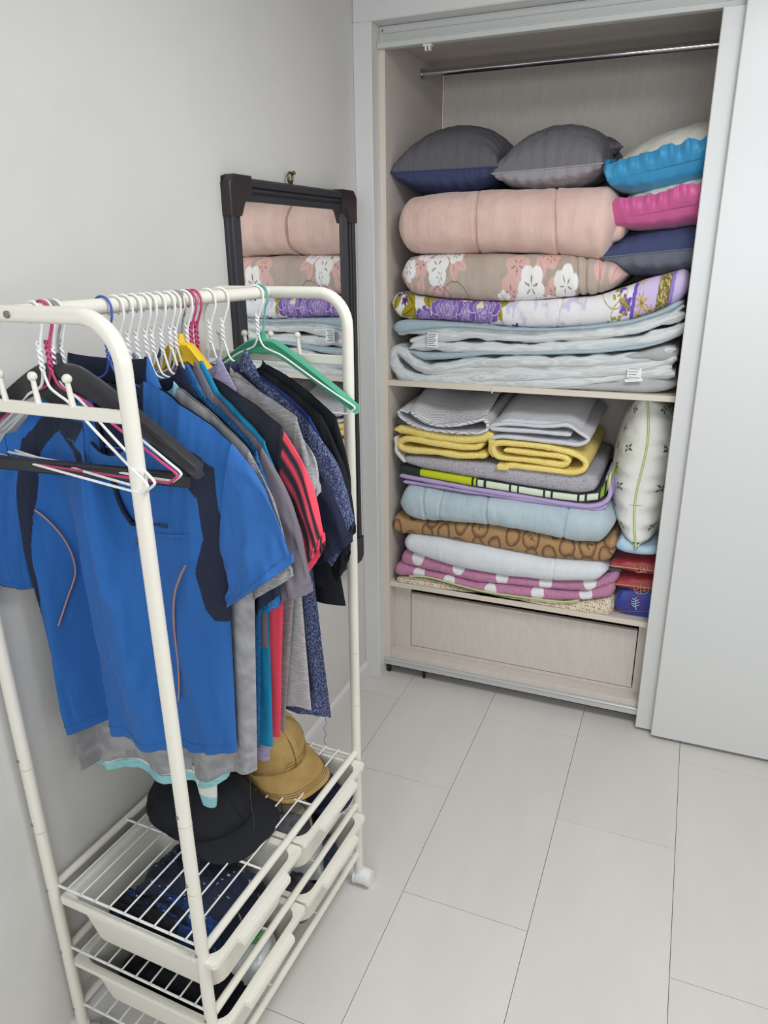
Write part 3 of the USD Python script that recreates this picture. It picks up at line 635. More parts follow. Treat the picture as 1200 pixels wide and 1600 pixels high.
# cream quilt with tiny flowers
m, X, S = slab(lpoly([(615, 902), (636, 903), (666, 905), (712, 918), (752, 928), (812, 936), (876, 942), (930, 939), (961, 933)]),
               lpoly([(616, 918), (644, 924), (720, 938), (780, 946), (840, 955), (900, 962), (955, 968)]), YL - .01, .52, nx=420, nt=30, bulge=.03, er=.025, amp=.004, seed=81, freq=(16, 60), ntop=10)
m[0][:, 2] = np.maximum(m[0][:, 2], s2 + .001)
col = np.tile([226., 216., 192.], (len(X), 1))
gx, gz = X * 130, S * 130; ix, iz = np.floor(gx), np.floor(gz)
h1 = np.abs(np.sin(ix * 12.9898 + iz * 78.233) * 43758.5453) % 1; h2 = np.abs(np.sin(ix * 39.3 + iz * 11.1) * 24634.63) % 1
dd = np.hypot(gx - ix - .3 - .4 * h1, gz - iz - .3 - .4 * h2)
paint(col, (dd < .3) & (h1 > .45), (176, 120, 96)); paint(col, (dd < .26) & (h1 < .22), (190, 160, 120))
t = thing('quilt', 'cream quilt with tiny brown flowers, at the very bottom of the lower stack', 'quilt')
obj('cover', m, 'print', t, col=col)
e0 = lpoly([(640, 900), (670, 902), (715, 914), (755, 924), (815, 933), (876, 940), (905, 938)], YL - .012); e0 = cr(e0, 6)
obj('piping', tube(np.stack([e0[:, 0], np.full(len(e0), YL - .012), e0[:, 1]], 1), .0035, 6), 'green_piping', t, smooth=True)

# pink dotted throw in two folds
t = thing('throw', 'mauve pink terry throw with white polka dots, folded under the white comforter', 'blanket')
for k, (tp, bt) in enumerate((
    ([(615, 884), (624, 880), (666, 893), (700, 900), (740, 911), (776, 914), (840, 920), (887, 925), (917, 926), (945, 915), (962, 908)], [(615, 899), (640, 901), (666, 902), (712, 917), (780, 932), (840, 937), (861, 940), (908, 939), (960, 933)]),
    ([(624, 868), (632, 860), (660, 870), (700, 884), (750, 895), (800, 903), (865, 909), (930, 909), (950, 900), (966, 893)], [(624, 882), (650, 888), (666, 893), (700, 900), (740, 911), (776, 914), (840, 920), (887, 925), (917, 926), (966, 912)]))):
    m, X, S = slab(lpoly(tp), lpoly(bt), YL - .006 + .006 * k, .52, nx=420, nt=34, bulge=.03, er=.02, amp=.004, seed=85 + k, freq=(14, 50), ntop=8)
    col = np.tile([200., 138., 172.], (len(X), 1)); paint(col, np.clip((fbm(np.stack([X * 300, S * 300, X * 0], -1), 2, 3) - .45) * 3, 0, 1), (188, 124, 160))
    for px, py in (((655, 896), (702, 908), (767, 922), (840, 927), (915, 928)), ((653, 874), (716, 890), (784, 904), (852, 912), (921, 912)))[k]:
        q = wl(px, py); paint(col, ((X - q[0]) / .022) ** 2 + ((S - q[1]) / .019) ** 2 < 1, (240, 238, 238))
    obj('fold', m, 'towel_print', t, col=col)
# white comforter
m, X, S = slab(lpoly([(629, 838), (636, 835), (650, 835), (686, 840), (740, 851), (800, 863), (852, 873), (908, 877), (939, 879), (952, 886)]),
               lpoly([(630, 858), (660, 871), (700, 884), (750, 895), (800, 903), (840, 907), (865, 909), (930, 909), (950, 898)]), YL - .02, .52, nx=260, nt=30, bulge=.05, er=.035, amp=.004, seed=91, freq=(8, 26), seams=((at(860, 890, 1, YL)[0], .003, .004),))
tag(obj('comforter', m, 'soft_white', smooth=True), 'plain white comforter rolled between the brown ring quilt and the polka dot throw', 'folded bedding')
# brown quilt with rings
m, X, S = slab(lpoly([(611, 812), (618, 803), (640, 811), (670, 817), (712, 818), (768, 822), (840, 836), (897, 848), (939, 850), (965, 836)]),
               lpoly([(612, 829), (626, 836), (650, 836), (686, 840), (740, 851), (800, 863), (852, 873), (908, 877), (940, 880), (960, 874)]), YL - .006, .54, nx=460, nt=36, bulge=.035, er=.02, amp=.003, seed=95, ntop=10)
col = np.tile([178., 142., 100.], (len(X), 1)); rg2 = np.random.default_rng(11); BR = (124, 90, 66)
def wob(c, r, w): 
    th = np.arctan2(S - c[1], X - c[0]); return np.abs(np.hypot(X - c[0], S - c[1]) - r - .0015 * np.sin(3 * th + c[0] * 40)) < w * (.75 + .5 * fbm(np.stack([X * 150, S * 150, X * 0], -1), 2, 2))
for px, py, r in ((621, 822, .020), (644, 808, .020), (668, 830, .022), (642, 833, .018), (694, 831, .024), (674, 818, .022), (720, 824, .025), (716, 848, .030), (746, 846, .023), (750, 827, .031), (773, 848, .024), (801, 840, .026), (797, 868, .032), (777, 818, .02), (830, 844, .031), (830, 862, .022), (858, 863, .024), (886, 856, .027), (918, 856, .031), (890, 876, .03), (917, 876, .024), (947, 868, .026), (955, 846, .03), (868, 838, .022)):
    q = wl(px, py); r *= .88; paint(col, wob(q, r, .0033), BR); paint(col, wob(q, r - .006, .0012), (150, 114, 84))
    if r > .027:
        for k in range(9):
            a = rg2.uniform(0, 6.28); d = r * .6 * rg2.uniform(0, 1); paint(col, np.hypot(X - q[0] - d * math.cos(a), S - q[1] - d * math.sin(a)) < .003, BR)
tag(obj('quilt', m, 'print', col=col), 'tan quilt printed with brown rings, under the pale blue plush comforter', 'quilt')
# pale blue plush comforter
sm = [at(px, 800, 1, YL)[0] for px in (694, 766, 889)]
m, X, S = slab(lpoly([(621, 780), (628, 762), (640, 757), (678, 765), (700, 770), (767, 777), (800, 781), (865, 790), (930, 796), (948, 794), (959, 806)]),
               lpoly([(621, 796), (632, 806), (655, 814), (670, 816), (712, 818), (768, 822), (840, 836), (897, 848), (939, 850), (958, 838)]), YL - .03, .54, nx=320, nt=44, bulge=.075, er=.05, amp=.006, freq=(9, 26), seed=99, seams=((sm[0], .004, .005), (sm[1], .004, .009), (sm[2], .004, .008), (sm[0] - .07, .006, .006)), pucker=.004)
tag(obj('comforter', m, 'minky_pale', smooth=True), 'pale blue plush comforter in the middle of the lower stack', 'folded bedding')
# lavender quilt, a long fold closing at right
t = thing('quilt', 'lavender quilt with thin folds, sticking out under the plaid blanket', 'quilt')
obj('fold', ribbon(lpoly([(625, 743), (655, 749), (700, 757), (738, 764), (800, 774), (887, 788), (925, 791), (945, 785), (953, 772), (951, 755), (948, 745)]), .016, YL - .004, .52, seed=101, amp=.002), 'lavender', t)
obj('fold', ribbon(lpoly([(630, 753), (680, 761), (738, 770), (800, 779), (865, 788), (905, 793), (935, 796), (948, 790)]), .014, YL + .002, .52, seed=102, amp=.002), 'lavender', t)
# plaid blanket
m, X, S = slab(lpoly([(626, 727), (658, 734), (738, 747), (800, 757), (867, 768), (907, 773), (938, 770), (952, 742), (955, 730)]),
               lpoly([(627, 739), (657, 744), (738, 759), (800, 769), (867, 780), (907, 784), (939, 781), (953, 765), (956, 752)]), YL - .006, .52, nx=460, nt=22, bulge=.012, er=.008, amp=.001, seed=105, ntop=10)
DG = (44, 60, 54); CR = (226, 234, 210); YG = (206, 214, 40)
col = np.tile(np.array(DG, float), (len(X), 1))
zt_ = inter(lpoly([(626, 733), (658, 739), (738, 753), (800, 763), (867, 774), (907, 778.5), (938, 775), (956, 745)]), np.sort(X)); zt_ = zt_[np.argsort(np.argsort(X))]
mid = np.abs(S - zt_) < .0085
def xr(a, b): return (X > at(a, 750, 1, YL)[0]) & (X < at(b, 750, 1, YL)[0])
paint(col, xr(657, 737) & (S < zt_ + .02), YG)
for a, b in ((741, 744),): paint(col, xr(a, b), YG)
for a, b in ((747, 756), (760, 796), (800, 809), (812, 850), (854, 862), (866, 904), (908, 916), (920, 937)): paint(col, xr(a, b) & mid, CR)
paint(col, X > at(939, 770, 1, YL)[0], (150, 176, 60)); paint(col, xr(946, 949), DG); paint(col, xr(952, 954), CR)
tag(obj('plaid_blanket', m, 'print', col=col), 'dark green, lime and cream plaid blanket folded above the lavender quilt', 'blanket')
# grey printed quilt with a cream edge
m, X, S = slab(lpoly([(628, 713), (640, 712), (683, 716), (733, 721), (780, 727), (840, 735), (880, 740), (915, 741), (935, 746)]),
               lpoly([(628, 722), (658, 733), (738, 747), (800, 757), (867, 768), (907, 773), (934, 768)]), YL - .006, .54, nx=240, nt=24, bulge=.03, er=.02, amp=.003, seed=108)
t = thing('quilt', 'grey finely printed quilt with a cream edge, under the two yellow quilts', 'quilt')
obj('cover', m, 'grey_print', t, smooth=True)
obj('edge_fold', ribbon(lpoly([(618, 682), (620, 692), (620, 704), (627, 714), (634, 722)]), .012, YL - .01, .4, seed=109), 'cream_cloth', t)
# left: yellow quilt and herringbone quilt
t = thing('quilt', 'yellow stitched quilt at left, under the herringbone one', 'quilt')
obj('fold', ribbon(lpoly([(761, 712), (720, 712), (680, 706), (640, 703), (626, 697), (628, 688), (645, 686), (680, 692), (720, 698), (745, 699), (755, 694)]), .021, YL - .012, .50, seed=111, amp=.003), 'yellow_quilt', t)
obj('fold', ribbon(lpoly([(617, 671), (640, 673), (680, 682), (720, 687), (750, 685), (764, 680), (769, 692), (768, 704), (771, 714)]), .030, YL - .004, .52, seed=112, amp=.003), 'yellow_quilt', t)
t = thing('quilt', 'white quilt with grey herringbone lines, on the left yellow quilt', 'quilt')
obj('fold', ribbon(lpoly([(640, 644), (631, 640), (624, 644), (633, 655), (660, 668), (700, 674), (740, 676), (760, 672), (763, 662), (755, 655), (735, 660), (700, 664), (672, 661), (655, 652), (643, 641)]), .011, YL - .014, .50, seed=115, amp=.002, yslope=.07), 'herringbone', t)
m, X, S = slab(lpoly([(637, 640), (650, 643), (670, 655), (700, 662), (735, 657), (757, 653)]), lpoly([(637, 648), (660, 660), (700, 668), (735, 664), (757, 660)]), YL - .004, .55, nx=120, nt=12, bulge=.012, er=.03, amp=.003, seed=117, ntop=24)
back = np.clip((m[0][:, 1] - YL) / .45, 0, 1); m[0][:, 2] += .07 * back + .022 * np.sin(back * 3.1)
obj('top_fold', m, 'herringbone', t, smooth=True)
obj('lining', box(*lpoly([(621, 655), (634, 655)])[:, 0], YL, .4, wl(620, 662)[1], wl(620, 653)[1], .004), 'grey_cloth', t)
# right: yellow quilt and white quilt
t = thing('quilt', 'yellow stitched quilt at right, rolled under the pale grey one', 'quilt')
obj('fold', ribbon(lpoly([(782, 731), (800, 727), (830, 730), (870, 735), (895, 737), (912, 733), (916, 722), (905, 712), (880, 703), (850, 697), (810, 693), (782, 692), (771, 696), (774, 709), (785, 715), (830, 719), (860, 723), (880, 725), (888, 719), (880, 713), (850, 709), (800, 704), (788, 703)]), .019, YL - .014, .52, seed=121, amp=.003), 'yellow_quilt', t)
obj('tag_corner', box(*[at(a, 727, 1, YL)[0] for a in (778, 796)], YL - .022, YL + .03, wl(780, 732)[1], wl(780, 723)[1], .004), 'yellow_quilt', t)
t = thing('quilt', 'pale grey smooth quilt folded on the right yellow quilt', 'quilt')
obj('fold', ribbon(lpoly([(768, 684), (790, 682), (840, 687), (880, 691), (905, 694), (920, 686), (905, 675), (888, 664), (865, 665), (840, 665), (800, 662), (772, 664), (770, 669), (790, 671), (840, 674), (893, 679)]), .013, YL - .012, .54, seed=125, amp=.002, yslope=.035), 'quilt_white', t)
m, X, S = slab(lpoly([(772, 662), (790, 655), (830, 658), (868, 660), (890, 662), (908, 676)]), lpoly([(772, 666), (790, 664), (830, 666), (868, 668), (890, 670), (908, 682)]), YL, .57, nx=120, nt=12, bulge=.01, er=.03, amp=.003, seed=127, ntop=24)
back = np.clip((m[0][:, 1] - YL) / .45, 0, 1); m[0][:, 2] += .05 * back + .012 * np.sin(back * 3.1)
obj('top_fold', m, 'quilt_white', t, smooth=True)
m, X, S = slab(lpoly([(905, 674), (922, 690), (930, 715)]), lpoly([(905, 745), (922, 745), (932, 745)]), YL + .03, .54, nx=40, nt=10, bulge=.03, er=.02, amp=.003, seed=129)

# ---- right column of pillows and cushions
def cushion(name, label, L, R_, pyt, pys, pyb, m, thread, y, seed, deep=.40, wide=.42, motif=None):
    t = thing(name, label, 'cushion')
    a = at(L, pys, 1, y); T = at(L, pyt, 1, y)[2] - a[2]; B = a[2] - at(L, pyb, 1, y)[2]
    c = np.array([a[0] + wide / 2, y + deep / 2, a[2]])
    for sgn, h, nm in ((1, T, 'upper_side'), (-1, B, 'lower_side')):
        v, f, _ = pillow_half(wide, deep, h * 1.25, sgn, pinch=.03, seed=seed + sgn, ex=.34, amp=.003); obj(nm, (v + c, f), m, t, smooth=True)
    x = np.linspace(-wide / 2, wide / 2, 40)
    obj('piping', tube(np.stack([c[0] + x, c[1] - deep / 2 * (1 - .03 * (1 - (2 * x / wide) ** 2)) - .001, np.full(40, c[2])], 1), .0016, 6), thread, t, smooth=True)
    return t, c, wide, deep, T, B
def stitch(t, strokes, y, m, r=.0011, name='embroidery'):
    parts = []
    for s in strokes:
        p = np.array([at(a, b, 1, y) for a, b in s]); parts.append(tube(cr(p, 4), r, 5))
    obj(name, cat(parts), m, t, smooth=True)
navy = thing('cushion', 'royal blue cushion with a stitched little tree, lowest of the right column', 'cushion')
ynv = YL + .01
m, X, S = slab(lpoly([(957, 938), (965, 926), (985, 925), (1030, 927), (1064, 930)]), lpoly([(957, 956), (975, 967), (1010, 972), (1064, 975)]), ynv, .5, nx=120, nt=30, bulge=.03, er=.03, amp=.003, seed=131)
m[0][:, 2] = np.maximum(m[0][:, 2], s2 + .001)
obj('cover', m, 'blue_satin', navy, smooth=True)
yst = ynv - .0012
stitch(navy, [[(957, 956), (968, 955), (980, 955), (1000, 955.5), (1018, 955), (1026, 955)], [(982, 955), (982, 945), (982, 936), (987, 931), (996, 931), (1002, 934), (1003, 945), (1004, 954)]], yst, 'red_thread')
stitch(navy, [[(994, 953), (993, 945), (992.5, 936)], [(992, 948), (988, 946)], [(992, 944), (986, 943)], [(992, 940.5), (986, 939)], [(992.5, 937.5), (988, 935)], [(993.5, 947), (999, 945)], [(993.5, 943), (999, 941)], [(993, 939.5), (998, 937)], [(992.5, 936), (995, 933)]], yst, 'pale_thread', r=.0015)
t, *_ = cushion('cushion', 'dark red cushion just above the royal blue one', 960, 1040, 894, 912, 928, 'red_satin', 'gold_thread', YL + .012, 133)
y_ = YL + .008
stitch(t, [[(991, 913), (991, 921), (995, 927), (1001, 928)], [(1001, 913), (1001, 928)], [(1001, 928), (1012, 926), (1013, 914)], [(994, 922), (999, 918)], [(994, 926), (999, 924)], [(1003, 918), (1008, 920)], [(1003, 923), (1010, 923)]], y_, 'gold_thread')
t, *_ = cushion('cushion', 'dark red cushion right under the clover pillow', 952, 1040, 868, 883.5, 896, 'red_satin', 'gold_thread', YL + .006, 137)
stitch(t, [[(992, 884), (992, 890), (996, 894), (1002, 894)], [(1001, 884), (1001, 894)], [(1002, 894), (1010, 893), (1012, 884)], [(994, 890), (999, 887)], [(1003, 887), (1008, 889)], [(1003, 891), (1009, 891)]], YL + .002, 'gold_thread')
g0 = at(958, 889, 1, YL + .03)
m, _, _ = slab([(g0[0] - .02, g0[2] + .008), (g0[0] + .03, g0[2] + .008)], [(g0[0] - .02, g0[2] - .008), (g0[0] + .03, g0[2] - .008)], YL + .02, .3, nx=20, bulge=.01, er=.01, amp=.001)
tag(obj('grey_cloth', m, 'grey_cloth', smooth=True), 'sliver of dark grey cloth squeezed beside the upper red cushion', 'cloth')
m, _, _ = slab(lpoly([(961, 850), (966, 838), (978, 846), (1000, 855), (1030, 853)]), lpoly([(961, 858), (975, 864), (1000, 868), (1030, 868)]), YL - .004, .4, nx=60, bulge=.02, er=.02, amp=.003, seed=141)
t = thing('folded_sheet', 'pale blue folded sheet peeking out below the clover pillow', 'sheet')
obj('cover', m, 'pale_blue_cloth', t, smooth=True)
e = np.array([at(a, b, 1, YL - .006) for a, b in ((963, 857), (969, 859), (975, 862))]); obj('edge_stripe', tube(cr(e, 4), .0012, 5), 'hanger_blue', t, smooth=True)
# the clover pillow standing on its short side, green piping round it
t = thing('clover_pillow', 'white pillow with green clovers and piping, standing upright in the right corner', 'pillow')
top, bt = at(1002, 640, 1, .20), at(988, 872, 1, YL)
cz = (top[2] + bt[2]) / 2; H = top[2] - bt[2]
cx = at(1003, 750, 1, .2)[0]
cpos = np.array([cx, YL + .255, cz + .015])
lean = -2
for sgn, nm, T in ((1, 'left_side', .105), (-1, 'right_side', .125)):
    v, f, (U, V) = pillow_half(.47, H * 1.06, T, sgn, nu=170, pinch=.05, seed=150 + sgn, ex=.42, amp=.004, wr=6)
    # pillow plane xy -> world: x -> depth (y), y -> height (z), z -> -x
    q = np.stack([-v[:, 2], v[:, 0], v[:, 1]], 1)
    fr = np.clip(-v[:, 0] / .235, 0, 1)
    q[:, 0] += .012 * np.sin(v[:, 2] * 0 + v[:, 1] * 14) * fr
    pl = .007 * np.sin(v[:, 1] * 120 + 3 * fbm(np.stack([v[:, 0] * 12, v[:, 1] * 12, v[:, 0] * 0], -1), 2, 4)) * np.clip(1 - np.abs(np.abs(U) - 1) / .35, 0, 1) * (np.abs(v[:, 2]) > .004)
    q[:, 0] -= sgn * pl * (1 if sgn < 0 else .5)
    q = place(q, rot(-9, lean, 0), cpos)
    col = np.tile([232., 231., 224.], (len(v), 1))
    for gy in np.arange(-.30, .31, .062):
        for k, gx in enumerate(np.arange(-.24, .25, .085)):
            x0 = gx + (.042 if int(round(gy / .062)) % 2 else 0); a0 = (gx * 7 + gy * 9) % 1.5
            for j in range(4):
                a = a0 + j * math.pi / 2; paint(col, leaf(v[:, 0], v[:, 1], x0 + .002 * math.cos(a), gy + .002 * math.sin(a), .014, .0042, a), (74, 110, 76))
    obj(nm, (q, f[:, ::-1]), 'print', t, col=col)
u = np.linspace(-1, 1, 60); E_ = []
for a, b in ((u, -np.ones(60)), (np.ones(60), u), (u[::-1], np.ones(60)), (-np.ones(60), u[::-1])):
    xx = .47 / 2 * a * (1 - .05 * (1 - b ** 2) * np.abs(a) ** 2); yy = H * 1.06 / 2 * b * (1 - .05 * (1 - a ** 2) * np.abs(b) ** 2); fr = np.clip(-xx / .235, 0, 1)
    E_.append(np.stack([.012 * np.sin(yy * 14) * fr, xx * 1.012, yy * 1.004], 1)[:-1])
obj('piping', tube(place(np.vstack(E_), rot(-9, lean, 0), cpos), .0035, 6, closed=True), 'green_piping', t, smooth=True)

# ================================================================== the mirror on the left wall
my = math.radians(-3.0); MN = np.array([math.cos(my), math.sin(my), 0]); MU = np.array([-math.sin(my), math.cos(my), 0])   # normal, along the wall
MO = np.array([.021, -.124, 0])                                         # far edge of the glass plane
def mpt(s, z, o=0): return MO - MU * s + MN * o + np.array([0, 0, z])   # s: metres back from the far edge
mir = thing('wall_mirror', 'tall mirror in a dark ribbed frame on the left wall behind the rack', 'mirror')
MW, MZ0, MZ1, MFW = .612, .555, 1.716, .050
def mbox(s0, s1, z0, z1, o0, o1, bev=.003):
    v, f, _ = meshkit.arrays(box(s0, s1, o0, o1, z0, z1, bev)); return (MO - v[:, :1] * MU + v[:, 1:2] * MN + v[:, 2:] * np.array([0, 0, 1.0]))[:, :3], np.asarray(f)
obj('glass', mbox(MFW * .7, MW - MFW * .7, MZ0 + MFW * .7, MZ1 - MFW * .7, -.004, 0, .0005), 'mirror_glass', mir, smooth=False)
obj('backing', mbox(.01, MW - .01, MZ0 + .01, MZ1 - .01, -.010, -.0045, .001), 'frame_black', mir)
def member(s0, s1, z0, z1, vert):
    ps = [mbox(s0, s1, z0, z1, -.012, .010, .004)]
    for k, (a, b, o) in enumerate(((.06, .40, .021), (.44, .62, .017), (.66, .94, .013))):
        if vert: w = s1 - s0; q = (s0 + a * w, s0 + b * w) if s0 < .1 else (s1 - b * w, s1 - a * w); ps.append(mbox(*q, z0, z1, .0, o, .0035))
        else: w = z1 - z0; q = (z1 - b * w, z1 - a * w) if z0 > 1 else (z0 + a * w, z0 + b * w); ps.append(mbox(s0, s1, *q, .0, o, .0035))
    return cat(ps)
obj('frame_rail', member(0, MW, MZ1 - MFW, MZ1, False), 'frame_black', mir)
obj('frame_rail', member(0, MW, MZ0, MZ0 + MFW, False), 'frame_black', mir)
obj('frame_stile', member(0, MFW, MZ0, MZ1, True), 'frame_black', mir)
obj('frame_stile', member(MW - MFW, MW, MZ0, MZ1, True), 'frame_black', mir)
for s in (0, 1):
    for z in (0, 1):
        e = .003; L = .085; c = .018
        pl = [(-e, -e + c), (-e + c, -e), (L, -e), (L, MFW * .75), (MFW + .004, MFW + .004), (MFW * .75, L), (-e, L)]
        pl = np.array(pl); q = np.stack([pl[:, 0] if s == 0 else MW - pl[:, 0], pl[:, 1] + MZ0 if z == 0 else MZ1 - pl[:, 1]], 1)
        hull = []
        tri = trimesh.creation.triangulate_polygon(Polygon(q).buffer(0), engine='earcut')
        V2, F2 = tri; n2 = len(V2)
        rng_ = np.asarray(Polygon(q).exterior.coords)[:-1]
        vv = np.vstack([[mpt(a, b, -.012) for a, b in rng_], [mpt(a, b, .0225) for a, b in rng_], [mpt(a, b, .0245) for a, b in (rng_ - rng_.mean(0)) * .93 + rng_.mean(0)]])
        tf = trimesh.creation.triangulate_polygon(Polygon(rng_), engine='earcut')
        mp = np.array([np.argmin(np.hypot(*(rng_ - p).T)) for p in tf[0]])
        obj('corner_cap', (vv, np.vstack([grid_faces(3, len(rng_), True), mp[np.asarray(tf[1])] + 2 * len(rng_)])), 'frame_corner', mir, label='dark brown corner cap')
rc = mpt(.315, MZ1 + .016, -.004)
th = np.linspace(0, 2 * math.pi, 24, endpoint=False)
hk_ = obj('hanging_ring', tube(np.array([rc + MU * .011 * math.cos(a) + np.array([0, 0, .013 * math.sin(a)]) for a in th]), .0028, 8, closed=True), 'brass', mir, smooth=True)
obj('ring_plate', mbox(.315 - .010, .315 + .010, MZ1 - .004, MZ1 + .010, -.006, -.002), 'brass', mir)
obj('ring_knob', ball(mpt(.305, MZ1 + .028, .001), .005), 'brass', mir, smooth=True)

# ================================================================== the clothes rack
RK = dict(x0=.004, y0=-1.499, th=.029, L=.596, W=.344, z1=.424, z2=.265, z3=.107, zt=1.479, zc=1.354)
ths = RK['th']; RU = np.array([math.sin(ths), math.cos(ths), 0]); RW = np.array([math.cos(ths), -math.sin(ths), 0]); L_, W_ = RK['L'], RK['W']
z1, z2, z3, zt, zc = (RK[k] for k in ('z1', 'z2', 'z3', 'zt', 'zc'))
def rp(a, b, z):
    """Rack coordinates: a across from the wall-side posts, b along from the near end, z up; the posts lean a little."""
    k = b / L_; sa = (.004 * (1 - k) + .032 * k) * z / 1.48; sb = (-.019 * (1 - k) - .047 * k) * z / 1.48
    return np.array([RK['x0'], RK['y0'], 0]) + (a + sa) * RW + (b + sb) * RU + np.array([0, 0, z])
def rk_px(px, py, b):
    """Where the ray of a pixel meets the cross plane at b: (distance from the middle bar, height)."""
    A, B, C0 = rp(0, b, zt), rp(W_, b, zt), rp(0, b, 0); n = np.cross(B - A, C0 - A); d = ray(px, py); X = EYE + ((A - EYE) @ n) / (d @ n) * d
    return float((X - rp(W_ / 2, b, X[2])) @ (B - A) / W_), float(X[2])
rack = thing('clothes_rack', 'white metal clothes rack on castors with wire shelves along the left wall', 'clothes rack')
PR = .0112
for b in (0, L_):
    rb = .062
    path = [rp(0, b, .055), rp(0, b, .5), rp(0, b, 1.0), rp(0, b, zt - rb)] + [rp(rb - rb * math.cos(t), b, zt - rb + rb * math.sin(t)) for t in np.linspace(.15, math.pi / 2, 9)] + \
           [rp(W_ - rb + rb * math.sin(t), b, zt - rb + rb * math.cos(t)) for t in np.linspace(0, math.pi / 2 - .15, 9)] + [rp(W_, b, zt - rb), rp(W_, b, 1.0), rp(W_, b, .5), rp(W_, b, .055)]
    fr = obj('end_frame', tube(path, PR, 16), 'rack_white', rack, smooth=True)
    for a in (0, W_):
        obj('joint_sleeve', cat([tube([rp(a, b, .700), rp(a, b, .7018)], PR + .0004, 16), tube([rp(a, b, .560), rp(a, b, .5618)], PR + .0004, 16)]), 'rack_white', fr, smooth=True)
        for z in (.72, z1, z2, z3, .58):
            o = rp(a, b, z) + (-RU if b == 0 else RU) * PR * (.93) - RW * .003
            obj('screw', ball(o, .0032, 1), 'screw', fr, smooth=True)
bar_z = zt
obj('hanging_bar', tube([rp(W_ / 2, 0, bar_z), rp(W_ / 2, L_, bar_z)], .0115, 16), 'rack_white', rack, smooth=True)
for b in (0, L_):
    o = rp(W_ / 2, b, bar_z) + (-RU if b == 0 else RU) * PR * .95
    obj('bar_screw', cat([tube([o - RU * .001, o - RU * .0035 if b == 0 else o + RU * .0035], .0048, 12)]), 'screw', rack)
    p0, p1 = rp(0, b, zc), rp(W_, b, zc)
    d = (p1 - p0) / np.linalg.norm(p1 - p0); nn = np.cross(d, [0, 0, 1.0]); c0 = (p0 + p1) / 2
    v, f, _ = meshkit.arrays(box(-W_ / 2 + .008, W_ / 2 - .008, -.0035, .0035, -.009, .009, .0015))
    cb = obj('cross_bar', (c0 + v[:, :1] * d + v[:, 1:2] * nn + v[:, 2:] * np.array([0, 0, 1.0]), f), 'rack_white', rack)
    for k, a in enumerate((.065, .125, .187, .249) if b == 0 else (.052, .114, .176, .238)):
        q = rp(a, b, zc + .006); tl = np.array([0, 0, .034]) - (RW * .004)
        obj('peg', cat([tube([q, q + tl], [.0042, .0034], 10), ball(q + tl + np.array([0, 0, .004]), .0066, 2)]), 'rack_white', cb, smooth=True)
for z in (z1, z2, z3):
    for a in (0, W_):
        obj('rail', tube([rp(a, .008, z), rp(a, L_ - .008, z)], .0078, 12), 'rack_white', rack, smooth=True)
    sh = UsdGeom.Xform.Define(stage, _path('wire_shelf', rack)).GetPrim()
    for b in (.004, .192, .386, .572):
        obj('cross_wire', tube([rp(.004, b, z + .004), rp(W_ - .004, b, z + .004)], .0026, 8), 'wire_white', sh, smooth=True)
    for k in range(9):
        a = .036 + k * (W_ - .072) / 8
        obj('long_wire', tube([rp(a, .001, z + .0082), rp(a, .575, z + .0082)], .0019, 8), 'wire_white', sh, smooth=True)
for a, b in ((0, 0), (W_, 0), (W_, L_), (0, L_)):
    o = rp(a, b, 0); o[2] = 0; s = RW * (.028 if a == 0 else .010) + RU * .004
    cs = obj('castor', cat([tube([o + [0, 0, .060], o + [0, 0, .036]], .0125, 14), trimesh.convex.convex_hull(np.vstack([np.asarray(disc_cyl(o + s + [0, 0, .024], .0215, .030, axis=0)[0])]))]), 'caster_white', rack, smooth=40)
    for sg in (-1, 1):
        obj('castor_wheel', disc_cyl(o + s + np.array([sg * .0185, 0, .0215]), .0215, .011, axis=0, bev=.25), 'caster_white', cs, smooth=40)

